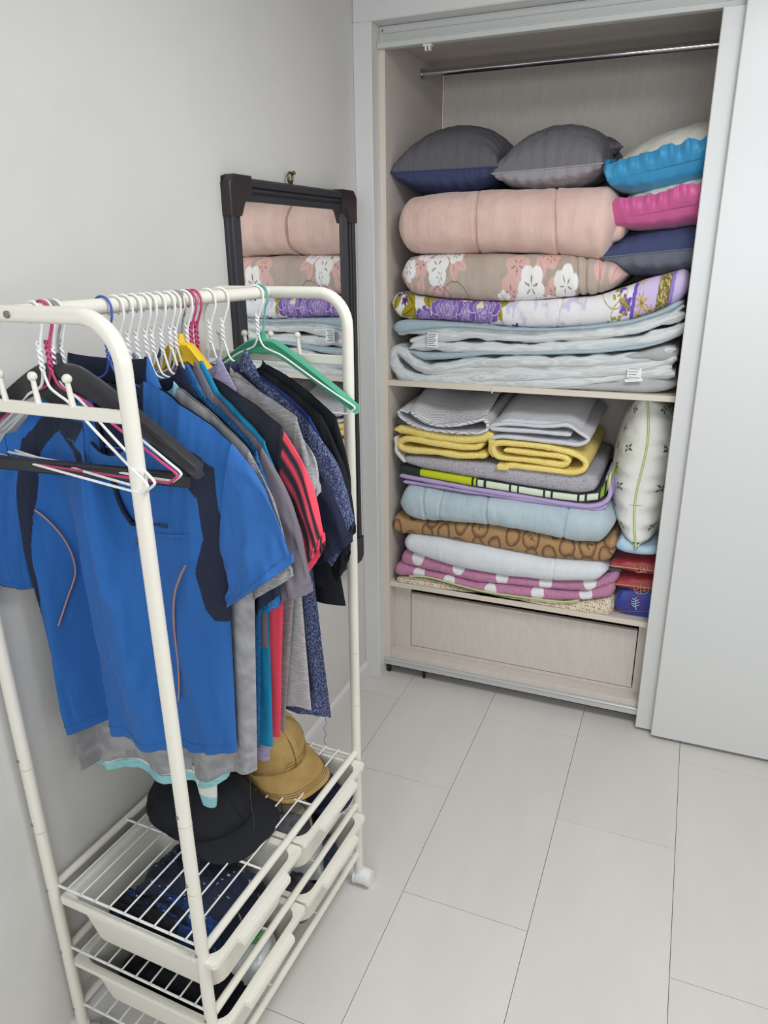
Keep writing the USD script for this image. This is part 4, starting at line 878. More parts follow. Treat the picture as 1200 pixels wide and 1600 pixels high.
# ------------------------------------------------------------------ hangers
hz = bar_z + .0115 + .002                       # centre line of a hook's crown
def bar_pt(b): return rp(W_ / 2, b, bar_z) + np.array([0, 0, .0115])
def face_deg(): return -math.degrees(ths)
def hook(r=.002, neck=-.062, back=2.4, rr=.0165):
    """Hook: local x across, z up from the bar's top."""
    pts = [(rr * math.sin(-t), 0, -rr + .0025 + rr * math.cos(t)) for t in np.linspace(back, 0, 10)] + [(rr * math.sin(t), 0, -rr + .0025 + rr * math.cos(t)) for t in np.linspace(.2, 1.6, 7)]
    return pts + [(rr * .92, 0, -.028), (rr * .55, 0, -.042), (.001, 0, neck)]
def wire_hanger(name, label, m, group=None, r=.0020, half=.205, drop=(.092, .118, .205, .232), loc=(0, 0, 0), rotz=0, hook_mat=None):
    """Coated wire hanger: hook, twisted neck, two sloped arms and a bottom bar."""
    t = thing(name, label, 'hanger', loc, group, rotz=rotz)
    obj('hook', tube(cr(hook(), 3), r, 8), hook_mat or m, t, smooth=True)
    q = np.linspace(0, 1, 40); tw = []
    for s in (0, math.pi): tw.append(tube(np.stack([.0024 * np.cos(q * 16 + s), .0024 * np.sin(q * 16 + s), -.050 - q * (drop[0] - .050)], 1), r * .95, 6))
    obj('twisted_neck', cat(tw), m, t, smooth=True)
    arm = [(.001, 0, -drop[0] + .003), (.004, 0, -drop[0] - .008), (.012, 0, -drop[1] + .006), (.030, 0, -drop[1] - .002), (.055, 0, -drop[1] - .012), (.12, 0, -.5 * (drop[1] + drop[2]) - .008), (half - .025, 0, -drop[2] + .001), (half - .004, 0, -drop[2] - .011), (half - .003, 0, -drop[3] + .010), (half - .018, 0, -drop[3])]
    full = [(-x, y, z) for x, y, z in arm[::-1]] + arm
    obj('frame', tube(cr(full[:10], 5), r, 8), m, t, smooth=True); obj('frame', tube(cr(full[10:], 5), r, 8), m, t, smooth=True)
    obj('bottom_bar', tube(cr([(half - .018, 0, -drop[3]), (half * .5, 0, -drop[3] - .001), (-half * .5, 0, -drop[3] - .001), (-half + .018, 0, -drop[3])], 4), r, 8), m, t, smooth=True)
    return t
FD = face_deg()
def hloc(b, dz=0): return bar_pt(b) + np.array([0, 0, dz])
w0 = wire_hanger('wire_hanger', 'empty white wire hanger nearest the camera, first on the bar', 'hanger_white', loc=hloc(.030), rotz=FD - 12)
wire_hanger('pink_wire_hanger', 'empty pink wire hanger, second on the bar in front of the black one', 'hanger_pink', loc=hloc(.044), rotz=FD - 1)
copy_of(w0, hloc(.067), FD - 5, 'empty white wire hanger directly behind the empty pink one, tips side by side')
copy_of(w0, hloc(.052), FD - 14, 'empty white wire hanger turned slightly, just behind the pink one and before its twin')
wire_hanger('blue_wire_hanger', 'thin blue wire hanger inside the blue polo shirt', 'hanger_blue', loc=hloc(.155), rotz=FD + 2, r=.0018, half=.185, drop=(.092, .118, .205, .226))
w1 = None
packed = [(.179, 'heather grey t-shirt with the aqua hem'), (.199, 'navy polo behind the grey aqua-hemmed tee'), (.218, 'mottled bright blue polo'), (.239, 'mauve grey polo'), (.254, 'cyan t-shirt'), (.276, 'coral striped sports shirt'), (.298, 'lavender polo'), (.341, 'pale grey t-shirt behind the yellow hanger')]
for k, (b, wh) in enumerate(packed):
    rz_, lb = FD + RNG.uniform(-5, 5), 'white wire hanger inside the ' + wh
    if w1 is None: p = w1 = wire_hanger('wire_hanger', lb, 'hanger_white', loc=hloc(b), rotz=rz_, half=.176, drop=(.092, .128, .208, .228))
    else: p = copy_of(w1, hloc(b), rz_, lb)
    tag(p, group='white wire hangers in the packed shirts')
copy_of(w1, hloc(.311), FD + 2, 'white wire hanger squeezed directly in front of the yellow plastic hanger')
wire_hanger('pink_wire_hanger', 'pink wire hanger hooked just behind the yellow plastic hanger', 'hanger_pink', loc=hloc(.351), rotz=FD + 3, half=.185, drop=(.092, .124, .205, .226))
wire_hanger('pink_wire_hanger', 'pink wire hanger farthest along the bar, in the denim-look polo', 'hanger_pink', loc=hloc(.366), rotz=FD - 3, half=.185, drop=(.092, .124, .205, .226))
copy_of(w1, hloc(.404), FD + 4, 'white wire hanger inside the nearer plain black shirt at the far end')
copy_of(w1, hloc(.441), FD + 6, 'white wire hanger inside the farther plain black shirt at the far end')
copy_of(w0, hloc(.553), FD + 1, 'empty white wire hanger crossing the green padded hanger at the far end')

def broad_hanger(name, label, m, b, half, thick, drop0, drop1, bar=True, metal='chrome', rotz=0, arch=.03, wire=None, width=.010, humps=True, pw=1.15):
    """Moulded hanger: metal hook, broad arched shoulders, and a bottom bar."""
    t = thing(name, label, 'hanger', hloc(b), rotz=FD + rotz)
    obj('hook', tube(cr(hook(neck=-drop0 + .005), 3), .0021, 8), wire or metal, t, smooth=True)
    n = 41; x = np.linspace(-half, half, n); u = np.abs(x) / half
    zt_ = -drop0 - (drop1 - drop0) * np.clip((u - .12) / .88, 0, 1) ** pw - .004 * u; hgt = thick * (1 - .45 * u)
    if humps: hgt = hgt + arch * np.exp(-(x / .035) ** 2)
    else: hgt = hgt + 0 * x
    P = []
    for cz, w in ((0, .25), (.04, .8), (.12, 1), (.5, .55), (.88, 1), (.96, .8), (1, .25)):
        P.append([(xx, s * width * w, a - h * cz) for xx, a, h in zip(x, zt_, hgt) for s in (1,)])
    front = np.array(P); back = front[::-1].copy(); back[..., 1] *= -1
    ringv = np.vstack([front, back]); m_ = ringv.shape[0]
    v = ringv.transpose(1, 0, 2).reshape(-1, 3); f = grid_faces(n, m_, True)
    for i in (0, n - 1):
        c = len(v); v = np.vstack([v, v[i * m_:(i + 1) * m_].mean(0)]); j = np.arange(m_); e = np.stack([i * m_ + j, i * m_ + (j + 1) % m_, np.full(m_, c)], 1); f = np.vstack([f, e if i == 0 else e[:, ::-1]])
    obj('shoulders', (v, f), m, t, smooth=40)
    obj('hook_socket', tube([(0, 0, -drop0 + .014), (0, 0, -drop0 - .006)], [.005, .009], 12), m, t, smooth=40)
    if bar:
        zb_ = -drop1 - thick * .8
        v, f, _ = meshkit.arrays(box(-half * .93, half * .93, -width * .6, width * .6, zb_ - .010, zb_ + .010, .003)); obj('bottom_bar', (v, f), m, t)
    return t
broad_hanger('plastic_hanger', 'broad black plastic hanger with a metal hook, empty in front of the blue polo', 'hanger_black', .057, .214, .036, .082, .208, arch=.030, rotz=5, width=.012)
broad_hanger('plastic_hanger', 'yellow plastic hanger in the middle of the rack, inside a grey t-shirt', 'hanger_yellow', .323, .182, .030, .080, .226, bar=False, arch=.006, pw=.85)
gh = broad_hanger('padded_hanger', 'green padded hanger on a teal wire hook, empty at the far end', 'hanger_green', .568, .203, .030, .098, .212, bar=False, humps=False, wire='wire_teal', width=.011, rotz=0, pw=1.1)

# ================================================================== the shirts
def bend(v):
    """Where a shirt's wall side would pass the wall, it turns along the wall towards the room's near end."""
    lim = .016 + .03 * np.clip((v[:, 2] - .9) * .2, 0, 1)
    over = np.maximum(lim + .05 - v[:, 0], 0); k = .05
    x = np.where(v[:, 0] < lim + k, lim + k * np.exp(-over / k), v[:, 0]); turned = np.maximum(0, (lim + .05 - v[:, 0]) - (lim + .05 - x))
    out = v.copy(); out[:, 0] = x; out[:, 1] -= turned * .85
    return out
def shirt(name, label, b, body, sleeve, sh, cuff_o, cuff_i, hem, zn=1.362, collar=None, neck=.084, drop=.075, noff=0.0, back_dip=.030, dep=.010, folds=.004, nf=3.0, seed=0, arm=None, yaw=0.0, hem_l=None, sleeve_len=1.0, ns=61, nv=56,
          body_print=None, sleeve_print=None, vneck=False, collar_h=.028, cat_='shirt', sl_dep=.012, hem_in=.010, left=True, frontfolds=None, back_dep=1.0, hem_drop=0.0, hem_fold=None, bands=(), left_off=0.0, collar_out=None):
    """A shirt on its hanger. All outline points are (distance from the hanger's middle, height): shoulder tip, outer and inner cuff, hem corner."""
    t = thing(name, label, cat_)
    O = rp(W_ / 2, b, 0); O[2] = 0; ca, sa_ = math.cos(math.radians(yaw)), math.sin(math.radians(yaw)); AW = RW * ca - RU * sa_; AT = RU * ca + RW * sa_
    def world(a, tt, z):
        lean = rp(W_ / 2, b, 1.0) - rp(W_ / 2, b, 0); v = O + np.stack([a, a], -1)[..., :1] * AW + tt[..., None] * AT; v = v + (z / 1.0)[..., None] * np.array([lean[0], lean[1], 0]); v[..., 2] = z
        return bend(v.reshape(-1, 3))
    arm = (sh[0] - .012, sh[1] - .19) if arm is None else arm
    hem_l = (hem[0], hem[1]) if hem_l is None else hem_l
    s = np.sin(np.linspace(-1, 1, ns) * math.pi / 2); s = .5 * s + .5 * np.linspace(-1, 1, ns)
    v_ = np.linspace(0, 1, nv) ** .9
    S, V = np.meshgrid(s, v_, indexing='ij')
    a_top = S * np.where(S > 0, sh[0], sh[0] + left_off * .5)
    shoulder = zn - (zn - sh[1]) * np.clip((np.abs(a_top) - neck) / (sh[0] - neck), 0, 1) ** 1.22
    zh = np.where(S > 0, hem[1] + (1 - np.abs(S)) * ((hem_l[1] - hem[1]) * .5), hem_l[1] + (1 - np.abs(S)) * ((hem[1] - hem_l[1]) * .5))
    zh = zh + .012 * (fbm(np.stack([S * 2.2, S * 0 + seed, S * 0], -1), 2, seed) - .5) - hem_drop * np.cos(S * 1.57)
    hwid = lambda z, side: np.interp(z, [min(hem[1], hem_l[1]) - .05, arm[1] - .05, arm[1] + .04, sh[1] + .02], [abs(hem[0] if side > 0 else hem_l[0]), (arm[0] + (0 if side > 0 else left_off)) * .985, arm[0] + (0 if side > 0 else left_off), sh[0] + (0 if side > 0 else left_off * .5)])
    n1 = fbm(np.stack([S * 5, V * 3, S * 0 + seed], -1), 3, seed) - .5; n2 = fbm(np.stack([S * 9, V * 6, S * 0 + seed + 9], -1), 3, seed + 3) - .5
    G = {}
    for sg, nm in ((-1, 'front'), (1, 'back')):
        top = shoulder.copy()
        if sg < 0:
            x = np.clip(np.abs(a_top - noff) / (neck - abs(noff)), 0, 1); top = top - drop * ((1 - x ** 2) ** .62 if vneck else np.sqrt(np.clip(1 - x ** 2, 0, 1)))
        else:
            x = np.clip(np.abs(a_top) / neck, 0, 1); top = top - back_dip * np.sqrt(np.clip(1 - x ** 2, 0, 1))
        z = top + (zh - top) * V
        A = S * np.where(S > 0, hwid(z, 1), hwid(z, -1))
        d = dep * np.clip(.25 + V / .18, 0, 1) + (zn - z) * .0
        f = folds * np.clip(V / .5, 0, 1) * np.sin(nf * math.pi * S + seed * 1.7 + sg * .6 + 1.5 * n1)
        T = sg * d * (1 if sg < 0 else back_dep) * np.sqrt(np.clip(1 - S ** 2, 0, 1)) + (f + dep * 1.0 * n1 + dep * .45 * n2) * (1 - S ** 8)
        if sg < 0 and frontfolds is not None: T = T + frontfolds(A, z, S, V)
        G[sg] = (A, T, z)
    if vneck:
        k_ = np.abs(a_top[:, 0] - noff) < (neck - abs(noff)) * .98
        obj('placket_edge', tube(world(G[-1][0][k_, 0], G[-1][1][k_, 0] - .001, G[-1][2][k_, 0]), .0036, 6), collar or body, t, smooth=True)
    A = np.vstack([G[-1][0], G[1][0][::-1]]); T = np.vstack([G[-1][1], G[1][1][::-1]]); Z = np.vstack([G[-1][2], G[1][2][::-1]])
    # the hem turns in
    A = np.concatenate([A, A[:, -1:] * .99, A[:, -1:] * .985], 1); T = np.concatenate([T, T[:, -1:] * .9, T[:, -1:] * .85], 1); Z = np.concatenate([Z, Z[:, -1:] + .001, Z[:, -1:] + hem_in + .010], 1)
    e_ = A.shape[1] - 3
    for nm, m_, f0, f1, d0, d1 in bands:                              # bands of lining that show below the front hem
        i0, i1 = int(f0 * ns), int(f1 * ns); ea, et, ez = A[i0:i1, e_], T[i0:i1, e_], Z[i0:i1, e_]; q = np.linspace(0, 1, len(ea)); env = np.sqrt(np.sin(q * math.pi)) 
        rows = [world(ea, et * .8 + .004 + .003 * np.sin(q * 21 + kk * .3), ez - (d0 + (d1 - d0) * kk / 5) * (.35 + .65 * env) + .004) for kk in range(6)]
        obj(nm, (np.vstack(rows), grid_faces(6, len(ea))), m_, t, smooth=True)
    m = A.shape[0]
    vb = world(A, T, Z); fb = grid_faces(m, A.shape[1], False, True)
    col = body_print(A.ravel(), Z.ravel(), T.ravel(), np.concatenate([np.full(ns, -1), np.full(ns, 1)]).repeat(A.shape[1])) if body_print else None
    bodyp = obj('body', (vb, fb), body, t, smooth=True, col=col)
    if hem_fold:
        r_ = int(nv * .965); obj('hem_stitch', tube(world(G[-1][0][:, r_], G[-1][1][:, r_] - .0006, G[-1][2][:, r_]), .0007, 4), hem_fold, t)
    # sleeves
    for side in ((1, -1) if left else (1,)):
        k = 30; u = np.linspace(0, 1, k)
        out = cr([(sh[0] - .004, sh[1] + .001), (sh[0] + (cuff_o[0] - sh[0]) * .42 + .012, sh[1] + (cuff_o[1] - sh[1]) * .38), cuff_o], 12); inn = cr([(arm[0] - .012, arm[1]), ((arm[0] + cuff_i[0]) / 2, (arm[1] + cuff_i[1]) / 2 - .004), cuff_i], 12)
        q = np.linspace(0, 1, len(out)); out = np.stack([np.interp(u, q, out[:, c]) for c in (0, 1)], 1); inn = np.stack([np.interp(u, q, inn[:, c]) for c in (0, 1)], 1)
        th = np.linspace(0, 2 * math.pi, 44, endpoint=False); w = .5 + .5 * np.cos(th)
        a = inn[:, None, 0] + (out - inn)[:, None, 0] * w; z = inn[:, None, 1] + (out - inn)[:, None, 1] * w
        nn = fbm(np.stack([np.broadcast_to(u[:, None] * 3, a.shape), np.broadcast_to(np.sin(th)[None] * 2, a.shape), np.broadcast_to(np.cos(th)[None] * 2 + seed + side, a.shape)], -1), 3, seed + 7) - .5
        tt = np.sin(th)[None] * sl_dep * (.55 + .6 * u[:, None]) + sl_dep * 1.4 * nn * np.clip(u[:, None] * 2, 0, 1)
        a = np.concatenate([a, a[-1:] * 1.0, a[-1:]], 0); z = np.concatenate([z, z[-1:] + .001, z[-1:] + .016], 0); tt = np.concatenate([tt, tt[-1:] * .9, tt[-1:] * .8], 0)
        col = sleeve_print(a.ravel(), z.ravel(), tt.ravel(), np.concatenate([u, [1, 1]]).repeat(44), np.tile(w, k + 2)) if sleeve_print else None
        if side < 0: a = a + left_off * (.5 + .5 * np.clip(np.concatenate([u, [1, 1]])[:, None] * 2, 0, 1)) * (1 + 0 * a)
        obj('sleeve', (world(side * a, tt, z), grid_faces(k + 2, 44, True)[:, ::side]), sleeve, t, smooth=True, col=col)
        if hem_fold:
            cf = np.stack([a[k - 1 - 3], tt[k - 1 - 3] * 1.02, z[k - 1 - 3]], -1)
            obj('hem_stitch', tube(world(side * cf[:, 0], cf[:, 1] * 1.04, cf[:, 2]), .0006, 4, closed=True), hem_fold, t)
    # collar or neckband
    th = np.linspace(0, 2 * math.pi, 72, endpoint=False)
    fr = np.sin(th)                                                   # -1 front .. 1 back
    base_z = np.where(fr < 0, zn - drop * (np.sqrt(np.clip(1 - np.cos(th) ** 2, 0, 1)) * .55 if vneck else np.sqrt(np.clip(1 - np.cos(th) ** 2, 0, 1))), zn - back_dip * np.abs(fr))
    if collar and collar_h > .02:
        rows = [(1.0, .0, 1.), (1.0, .5, 1.1), (1.02, 1.0, 1.3), (1.10, 1.05, 1.7), (1.28, .45, 2.0), (1.42, -.35, 2.1), (1.40, -.36, 2.0)]
    else: rows = [(1.0, -.1, 1.), (.97, .25, 1.05), (.94, .5, 1.1), (.95, .52, 1.3), (1.03, .05, 1.3)]
    va, vt, vz = [], [], []
    for ra, hh, dt in rows:
        va.append(neck * ra * np.cos(th)); vt.append(np.sin(th) * dep * .75 * dt); vz.append(base_z + hh * (collar_h if collar else .014) * (1 if not vneck else np.where(fr < -.2, .35, 1.0)) - .012 * (ra > 1.2) * np.abs(np.cos(th)))
    va, vt, vz = map(np.array, (va, vt, vz))
    if collar_out:
        obj('collar_stand', (world(va[:4], vt[:4], vz[:4]), grid_faces(4, 72, True)), collar, t, smooth=True); va, vt, vz = va[3:], vt[3:], vz[3:]
    obj('collar' if collar_h > .02 and collar else 'neckband', (world(va, vt, vz), grid_faces(len(va), 72, True)), collar_out or collar or body, t, smooth=True)
    return t, world
def R2(b, *pts): return [rk_px(px, py, b) for px, py in pts]

# ---- the nearest: blue polo with navy side panels
B1 = .150
def px_poly(pts, b=B1 - .03): return [rk_px(px, py, b) for px, py in pts]
def pb(pts): return [rk_px(px, py, b) for px, py, b in pts]
navyR = pb([(240, 655, .145), (285, 690, .14), (328, 733, .138), (331, 800, .13), (357, 950, .12), (356, 988, .112), (337, 993, .108), (317, 982, .106), (307, 960, .106), (296, 900, .108), (302, 850, .108), (296, 785, .112), (275, 740, .122), (240, 695, .135)])
navyL = px_poly([(18, 680), (38, 667), (58, 648), (130, 660), (128, 673), (120, 690), (97, 683), (87, 675), (77, 680), (63, 702), (57, 727), (57, 790), (65, 852), (67, 890), (64, 935), (49, 951), (40, 935), (22, 900), (14, 840), (18, 790), (20, 740)])
navyN = px_poly([(97, 683), (117, 692), (140, 712), (153, 728), (150, 737), (128, 717), (108, 697)])
NV, BL = np.array([38., 44., 62.]), np.array([44., 99., 168.])
def polo_print(A, Z, T, side):
    col = np.tile(BL, (len(A), 1)); f = side < 0
    for pg in (navyR, navyL, navyN): paint(col, f & inpoly(pg, A, Z), NV)
    paint(col, ~f & (Z > 1.25), NV)
    return col
def polo_front(A, z, S, V):
    """The front hangs away from the back in a few broad folds."""
    w = np.clip(V / .35, 0, 1)
    return -.026 * w * np.sqrt(np.clip(1 - S ** 2, 0, 1)) - .012 * w * np.sin(A * 34 + 1.0 + 2.0 * (1 - V)) * (1 - S ** 6) - .010 * np.clip((V - .3) / .5, 0, 1) * np.sin(A * 62 + .6) * (1 - S ** 6) - .02 * np.exp(-((A + .155) / .028) ** 2) * np.clip((V - .2) / .3, 0, 1) + .036 * np.exp(-((A + .105) / .020) ** 2) * np.clip((V - .25) / .3, 0, 1)
sh, co, ci, hm, hl = R2(B1, (362, 697), (455, 882), (357, 948), (345, 1172), (87, 1124))
polo, PW = shirt('polo_shirt', 'bright blue polo shirt with navy side panels, nearest shirt on the rack', B1, 'print', 'polo_blue', sh, co, ci, (hm[0] + .028, hm[1] + .006), zn=1.374, collar='navy_knit', neck=.068, drop=.235, noff=.014, dep=.020, folds=.006, nf=2.5, seed=4, arm=(sh[0] - .03, sh[1] - .19),
      hem_l=(-.215, hl[1] + .045), body_print=polo_print, vneck=True, collar_h=.034, sl_dep=.026, ns=300, nv=260, frontfolds=polo_front, yaw=-2, hem_fold='polo_blue', back_dep=.3, back_dip=.010, left_off=.055, collar_out='polo_blue')
MATS['polo_print'] = MATS['print']
def on_front(pts, b=B1, lift=-.004):
    """Points on the polo's front sheet from the outline plane."""
    out = []
    for px, py in pts:
        a, z = rk_px(px, py, b - .04); S = np.clip(a / .215, -1, 1); V = np.clip((1.33 - z) / .62, 0, 1)
        out.append((a, z, S, V))
    a, z, S, V = map(np.array, zip(*out)); tt = -.020 * np.sqrt(1 - S ** 2) + polo_front(a, z, S, V) + lift - .006
    return PW(a, tt, z)
for pts in ([(57, 790), (70, 802), (85, 823), (97, 850), (104, 880), (106, 905), (104, 935), (102, 968)], [(293, 880), (284, 898), (274, 925), (270, 960), (272, 1000), (276, 1035), (276, 1075), (274, 1096)]):
    obj('side_piping', tube(cr(on_front(pts), 6), .0018, 6), 'seam_orange', polo, smooth=True)
obj('pocket_seam', tube(cr(on_front([(210, 833), (240, 835), (265, 836), (292, 836)]), 4), .0016, 6), 'polo_blue', polo, smooth=True)
obj('zip_pull', tube(on_front([(219, 832), (217, 847)], lift=-.010), .0016, 6), 'brass', polo, smooth=True)
try:
    tm = meshkit.text_mesh('wellpa', .0085, .0008); v = np.array(tm.vertices); p0, p1 = on_front([(240, 819), (267, 821)], lift=-.012); d = (p1 - p0) / np.linalg.norm(p1 - p0); sc = np.linalg.norm(p1 - p0) / (v[:, 0].max() - v[:, 0].min())
    nn = np.cross(d, [0, 0, 1.0]); obj('lettering', (p0 + (v[:, :1] - v[:, 0].min()) * sc * d + v[:, 1:2] * sc * np.array([0, 0, 1.0]) + v[:, 2:] * nn, np.array(tm.faces)), 'navy_knit', polo, smooth=False)
except Exception as e: print('text', e)
nk = rp(W_ / 2, B1, 1.372) + RW * .02 + RU * .006
v, f, _ = meshkit.arrays(box(-.012, .012, -.0008, .0008, -.009, .009, .0004)); obj('neck_label', (nk + v[:, :1] * RW + v[:, 1:2] * RU + v[:, 2:] * np.array([0, 0, 1.0]), f), 'grey_cloth', polo)

# ---- the others, near to far
def tee(name, label, b, body, sleeve, pts, seed, **kw):
    sh, co, ci, hm = R2(b, *pts)
    kw.setdefault('hem_l', (-.19, hm[1] + .01))
    return shirt(name, label, b, body, sleeve, sh, co, ci, hm, seed=seed, **kw)
GR, AQ, WH = np.array([164., 163., 165.]), np.array([140., 196., 202.]), np.array([226., 226., 222.])
def stripes(A, Z, T, side):
    col = np.tile(GR, (len(A), 1)); n = fbm(np.stack([A * 40, Z * 260, side * 1.0], -1), 3, 3) - .5; paint(col, np.clip(.5 + n * 3, 0, 1), GR - 24)
    return col
t, GW = tee('t_shirt', 'heather grey t-shirt with white and aqua inside hem, behind the blue polo', .181, 'print', 'heather_grey', [(393, 706), (456, 902), (396, 936), (397, 1200)], 11, drop=.08, neck=.10, collar='heather_aqua', collar_h=.016, folds=.012, nf=4, dep=.014, body_print=stripes, left_off=.045, hem_l=(-.262, .625), hem_drop=.035, sl_dep=.014,
    bands=(('hem_band', 'cream_cloth', .12, .80, -.004, .014), ('hem_edge', 'heather_aqua', .12, .80, .012, .034)))
a0, a1 = rk_px(309, 1200, .19), rk_px(345, 1200, .19); zb0 = rk_px(325, 1247, .19)[1]
u = np.linspace(0, 1, 16)
for nm, m, f0, f1 in (('drape', 'cream_cloth', 0, .72), ('drape_edge', 'heather_aqua', .70, 1.0)):
    rows = []
    for f in np.linspace(f0, f1, 8):
        wd_ = (a1[0] - a0[0]) * (1 - .35 * f - .35 * max(0, f - .75)); c_ = (a0[0] + a1[0]) / 2 + .002 * f
        th2 = np.linspace(0, 2 * math.pi, 20, endpoint=False)
        rows.append(GW(c_ + wd_ / 2 * np.cos(th2), .008 * np.sin(th2) - .004, np.full(20, a0[1] + .02 + (zb0 - a0[1] - .02) * f)))
    obj(nm, (np.vstack(rows), grid_faces(8, 20, True)), m, t, smooth=True)
tee('polo_shirt', 'navy polo shirt squeezed between the grey tee and the bright mottled blue shirt', .204, 'deep_navy', 'deep_navy', [(398, 708), (437, 930), (400, 955), (386, 1150)], 13, collar='deep_navy', folds=.004)
tee('polo_shirt', 'mottled bright blue polo shirt, between the navy and the mauve grey ones', .222, 'blue_mottle', 'blue_mottle', [(404, 705), (438, 946), (404, 958), (403, 1165)], 17, collar='blue_mottle', folds=.006)
tee('polo_shirt', 'mauve grey polo shirt just in front of the coral striped shirt', .243, 'mauve_grey', 'mauve_grey', [(413, 700), (487, 926), (441, 935), (418, 1010)], 19, collar='mauve_grey', folds=.005, hem_l=(-.18, .9), sl_dep=.016)
tee('t_shirt', 'cyan t-shirt whose hem hangs between the mottled blue and coral ones', .258, 'cyan_knit', 'cyan_knit', [(416, 690), (452, 900), (430, 935), (425, 1166)], 23, collar='cyan_knit', folds=.004)
def sport_sleeve(a, z, tt, u, w):
    col = np.tile(np.array([46., 48., 56.]), (len(a), 1)); C = (240, 78, 98)
    x = w                                                        # 0 inner edge .. 1 outer edge
    lo = u > .06
    paint(col, lo & (x < .50 - .12 * (1 - u)) , C); paint(col, lo & (x > .60) & (x < .70), C); paint(col, lo & (x > .79) & (x < .87), C); paint(col, lo & (x > .94), C)
    paint(col, u < .10, (46, 48, 56))
    return col
def sport_body(A, Z, T, side):
    col = np.tile(np.array([44., 47., 56.]), (len(A), 1)); paint(col, Z < 1.17, (240, 78, 98)); return col
tee('sports_shirt', 'black sports shirt with coral sleeves and stripes in the middle of the rack', .280, 'print', 'print', [(443, 668), (507, 846), (480, 897), (435, 1150)], 29, body_print=sport_body, sleeve_print=sport_sleeve, folds=.005, sl_dep=.014, drop=.07, collar='coral', collar_h=.019)
tee('polo_shirt', 'pale lavender polo shirt half hidden behind the coral striped one', .303, 'heather_lavender', 'heather_lavender', [(428, 680), (462, 890), (448, 925), (418, 1188)], 31, collar='heather_lavender', folds=.006)
tee('t_shirt', 'heather grey t-shirt hanging on the yellow plastic hanger', .325, 'heather_grey', 'heather_grey', [(466, 652), (488, 860), (470, 900), (440, 1140)], 37, folds=.004, drop=.08)
tee('t_shirt', 'pale heather grey t-shirt just behind the one on the yellow hanger', .345, 'heather_light', 'heather_light', [(468, 676), (500, 770), (482, 860), (488, 1112)], 41, folds=.007)
tee('t_shirt', 'dark navy t-shirt with a wide sleeve sticking out past the grey ones', .362, 'deep_navy', 'deep_navy', [(466, 690), (549, 848), (498, 884), (492, 1080)], 43, folds=.004, sl_dep=.016)
den, DW = tee('polo_shirt', 'mottled denim-look polo shirt with a long hem near the far end', .378, 'denim_mottle', 'denim_mottle', [(487, 664), (554, 815), (517, 886), (521, 1124)], 47, collar='denim_mottle', folds=.006, zn=1.366, sl_dep=.015)
tee('t_shirt', 'royal navy t-shirt between the denim-look polo and the black shirts', .392, 'royal_navy', 'royal_navy', [(487, 652), (520, 790), (505, 860), (505, 1000)], 53, folds=.003)
tee('t_shirt', 'plain black t-shirt, second last shirt, beside the royal navy one', .410, 'black_cloth', 'black_cloth', [(505, 650), (556, 832), (530, 855), (540, 920)], 59, folds=.004)
tee('t_shirt', 'plain black t-shirt, the very last shirt at the far end', .443, 'black_cloth', 'black_cloth', [(528, 652), (547, 860), (530, 905), (546, 948)], 61, folds=.004)
# loose threads
p = [rk_px(507, y, .378) for y in (1120, 1130, 1138, 1146, 1155, 1164)]
obj('loose_thread', tube(cr([DW(np.array([a + dx]), np.array([0.]), np.array([z]))[0] for (a, z), dx in zip(p, (0, .004, -.002, .004, -.001, .004))], 6), .0005, 5), 'dark_thread', den, smooth=True)
p = [rk_px(px, y, .222) for px, y in ((390, 1196), (391, 1225), (392, 1250), (395, 1270), (397, 1285), (396, 1298))]
th_ = thing('loose_thread', 'long dark thread dangling from the shirts over the black cap', 'thread')
obj('strand', tube(cr([np.array(rp(W_ / 2 + a, .222, z)) for a, z in p], 6), .0005, 5), 'dark_thread', th_, smooth=True)

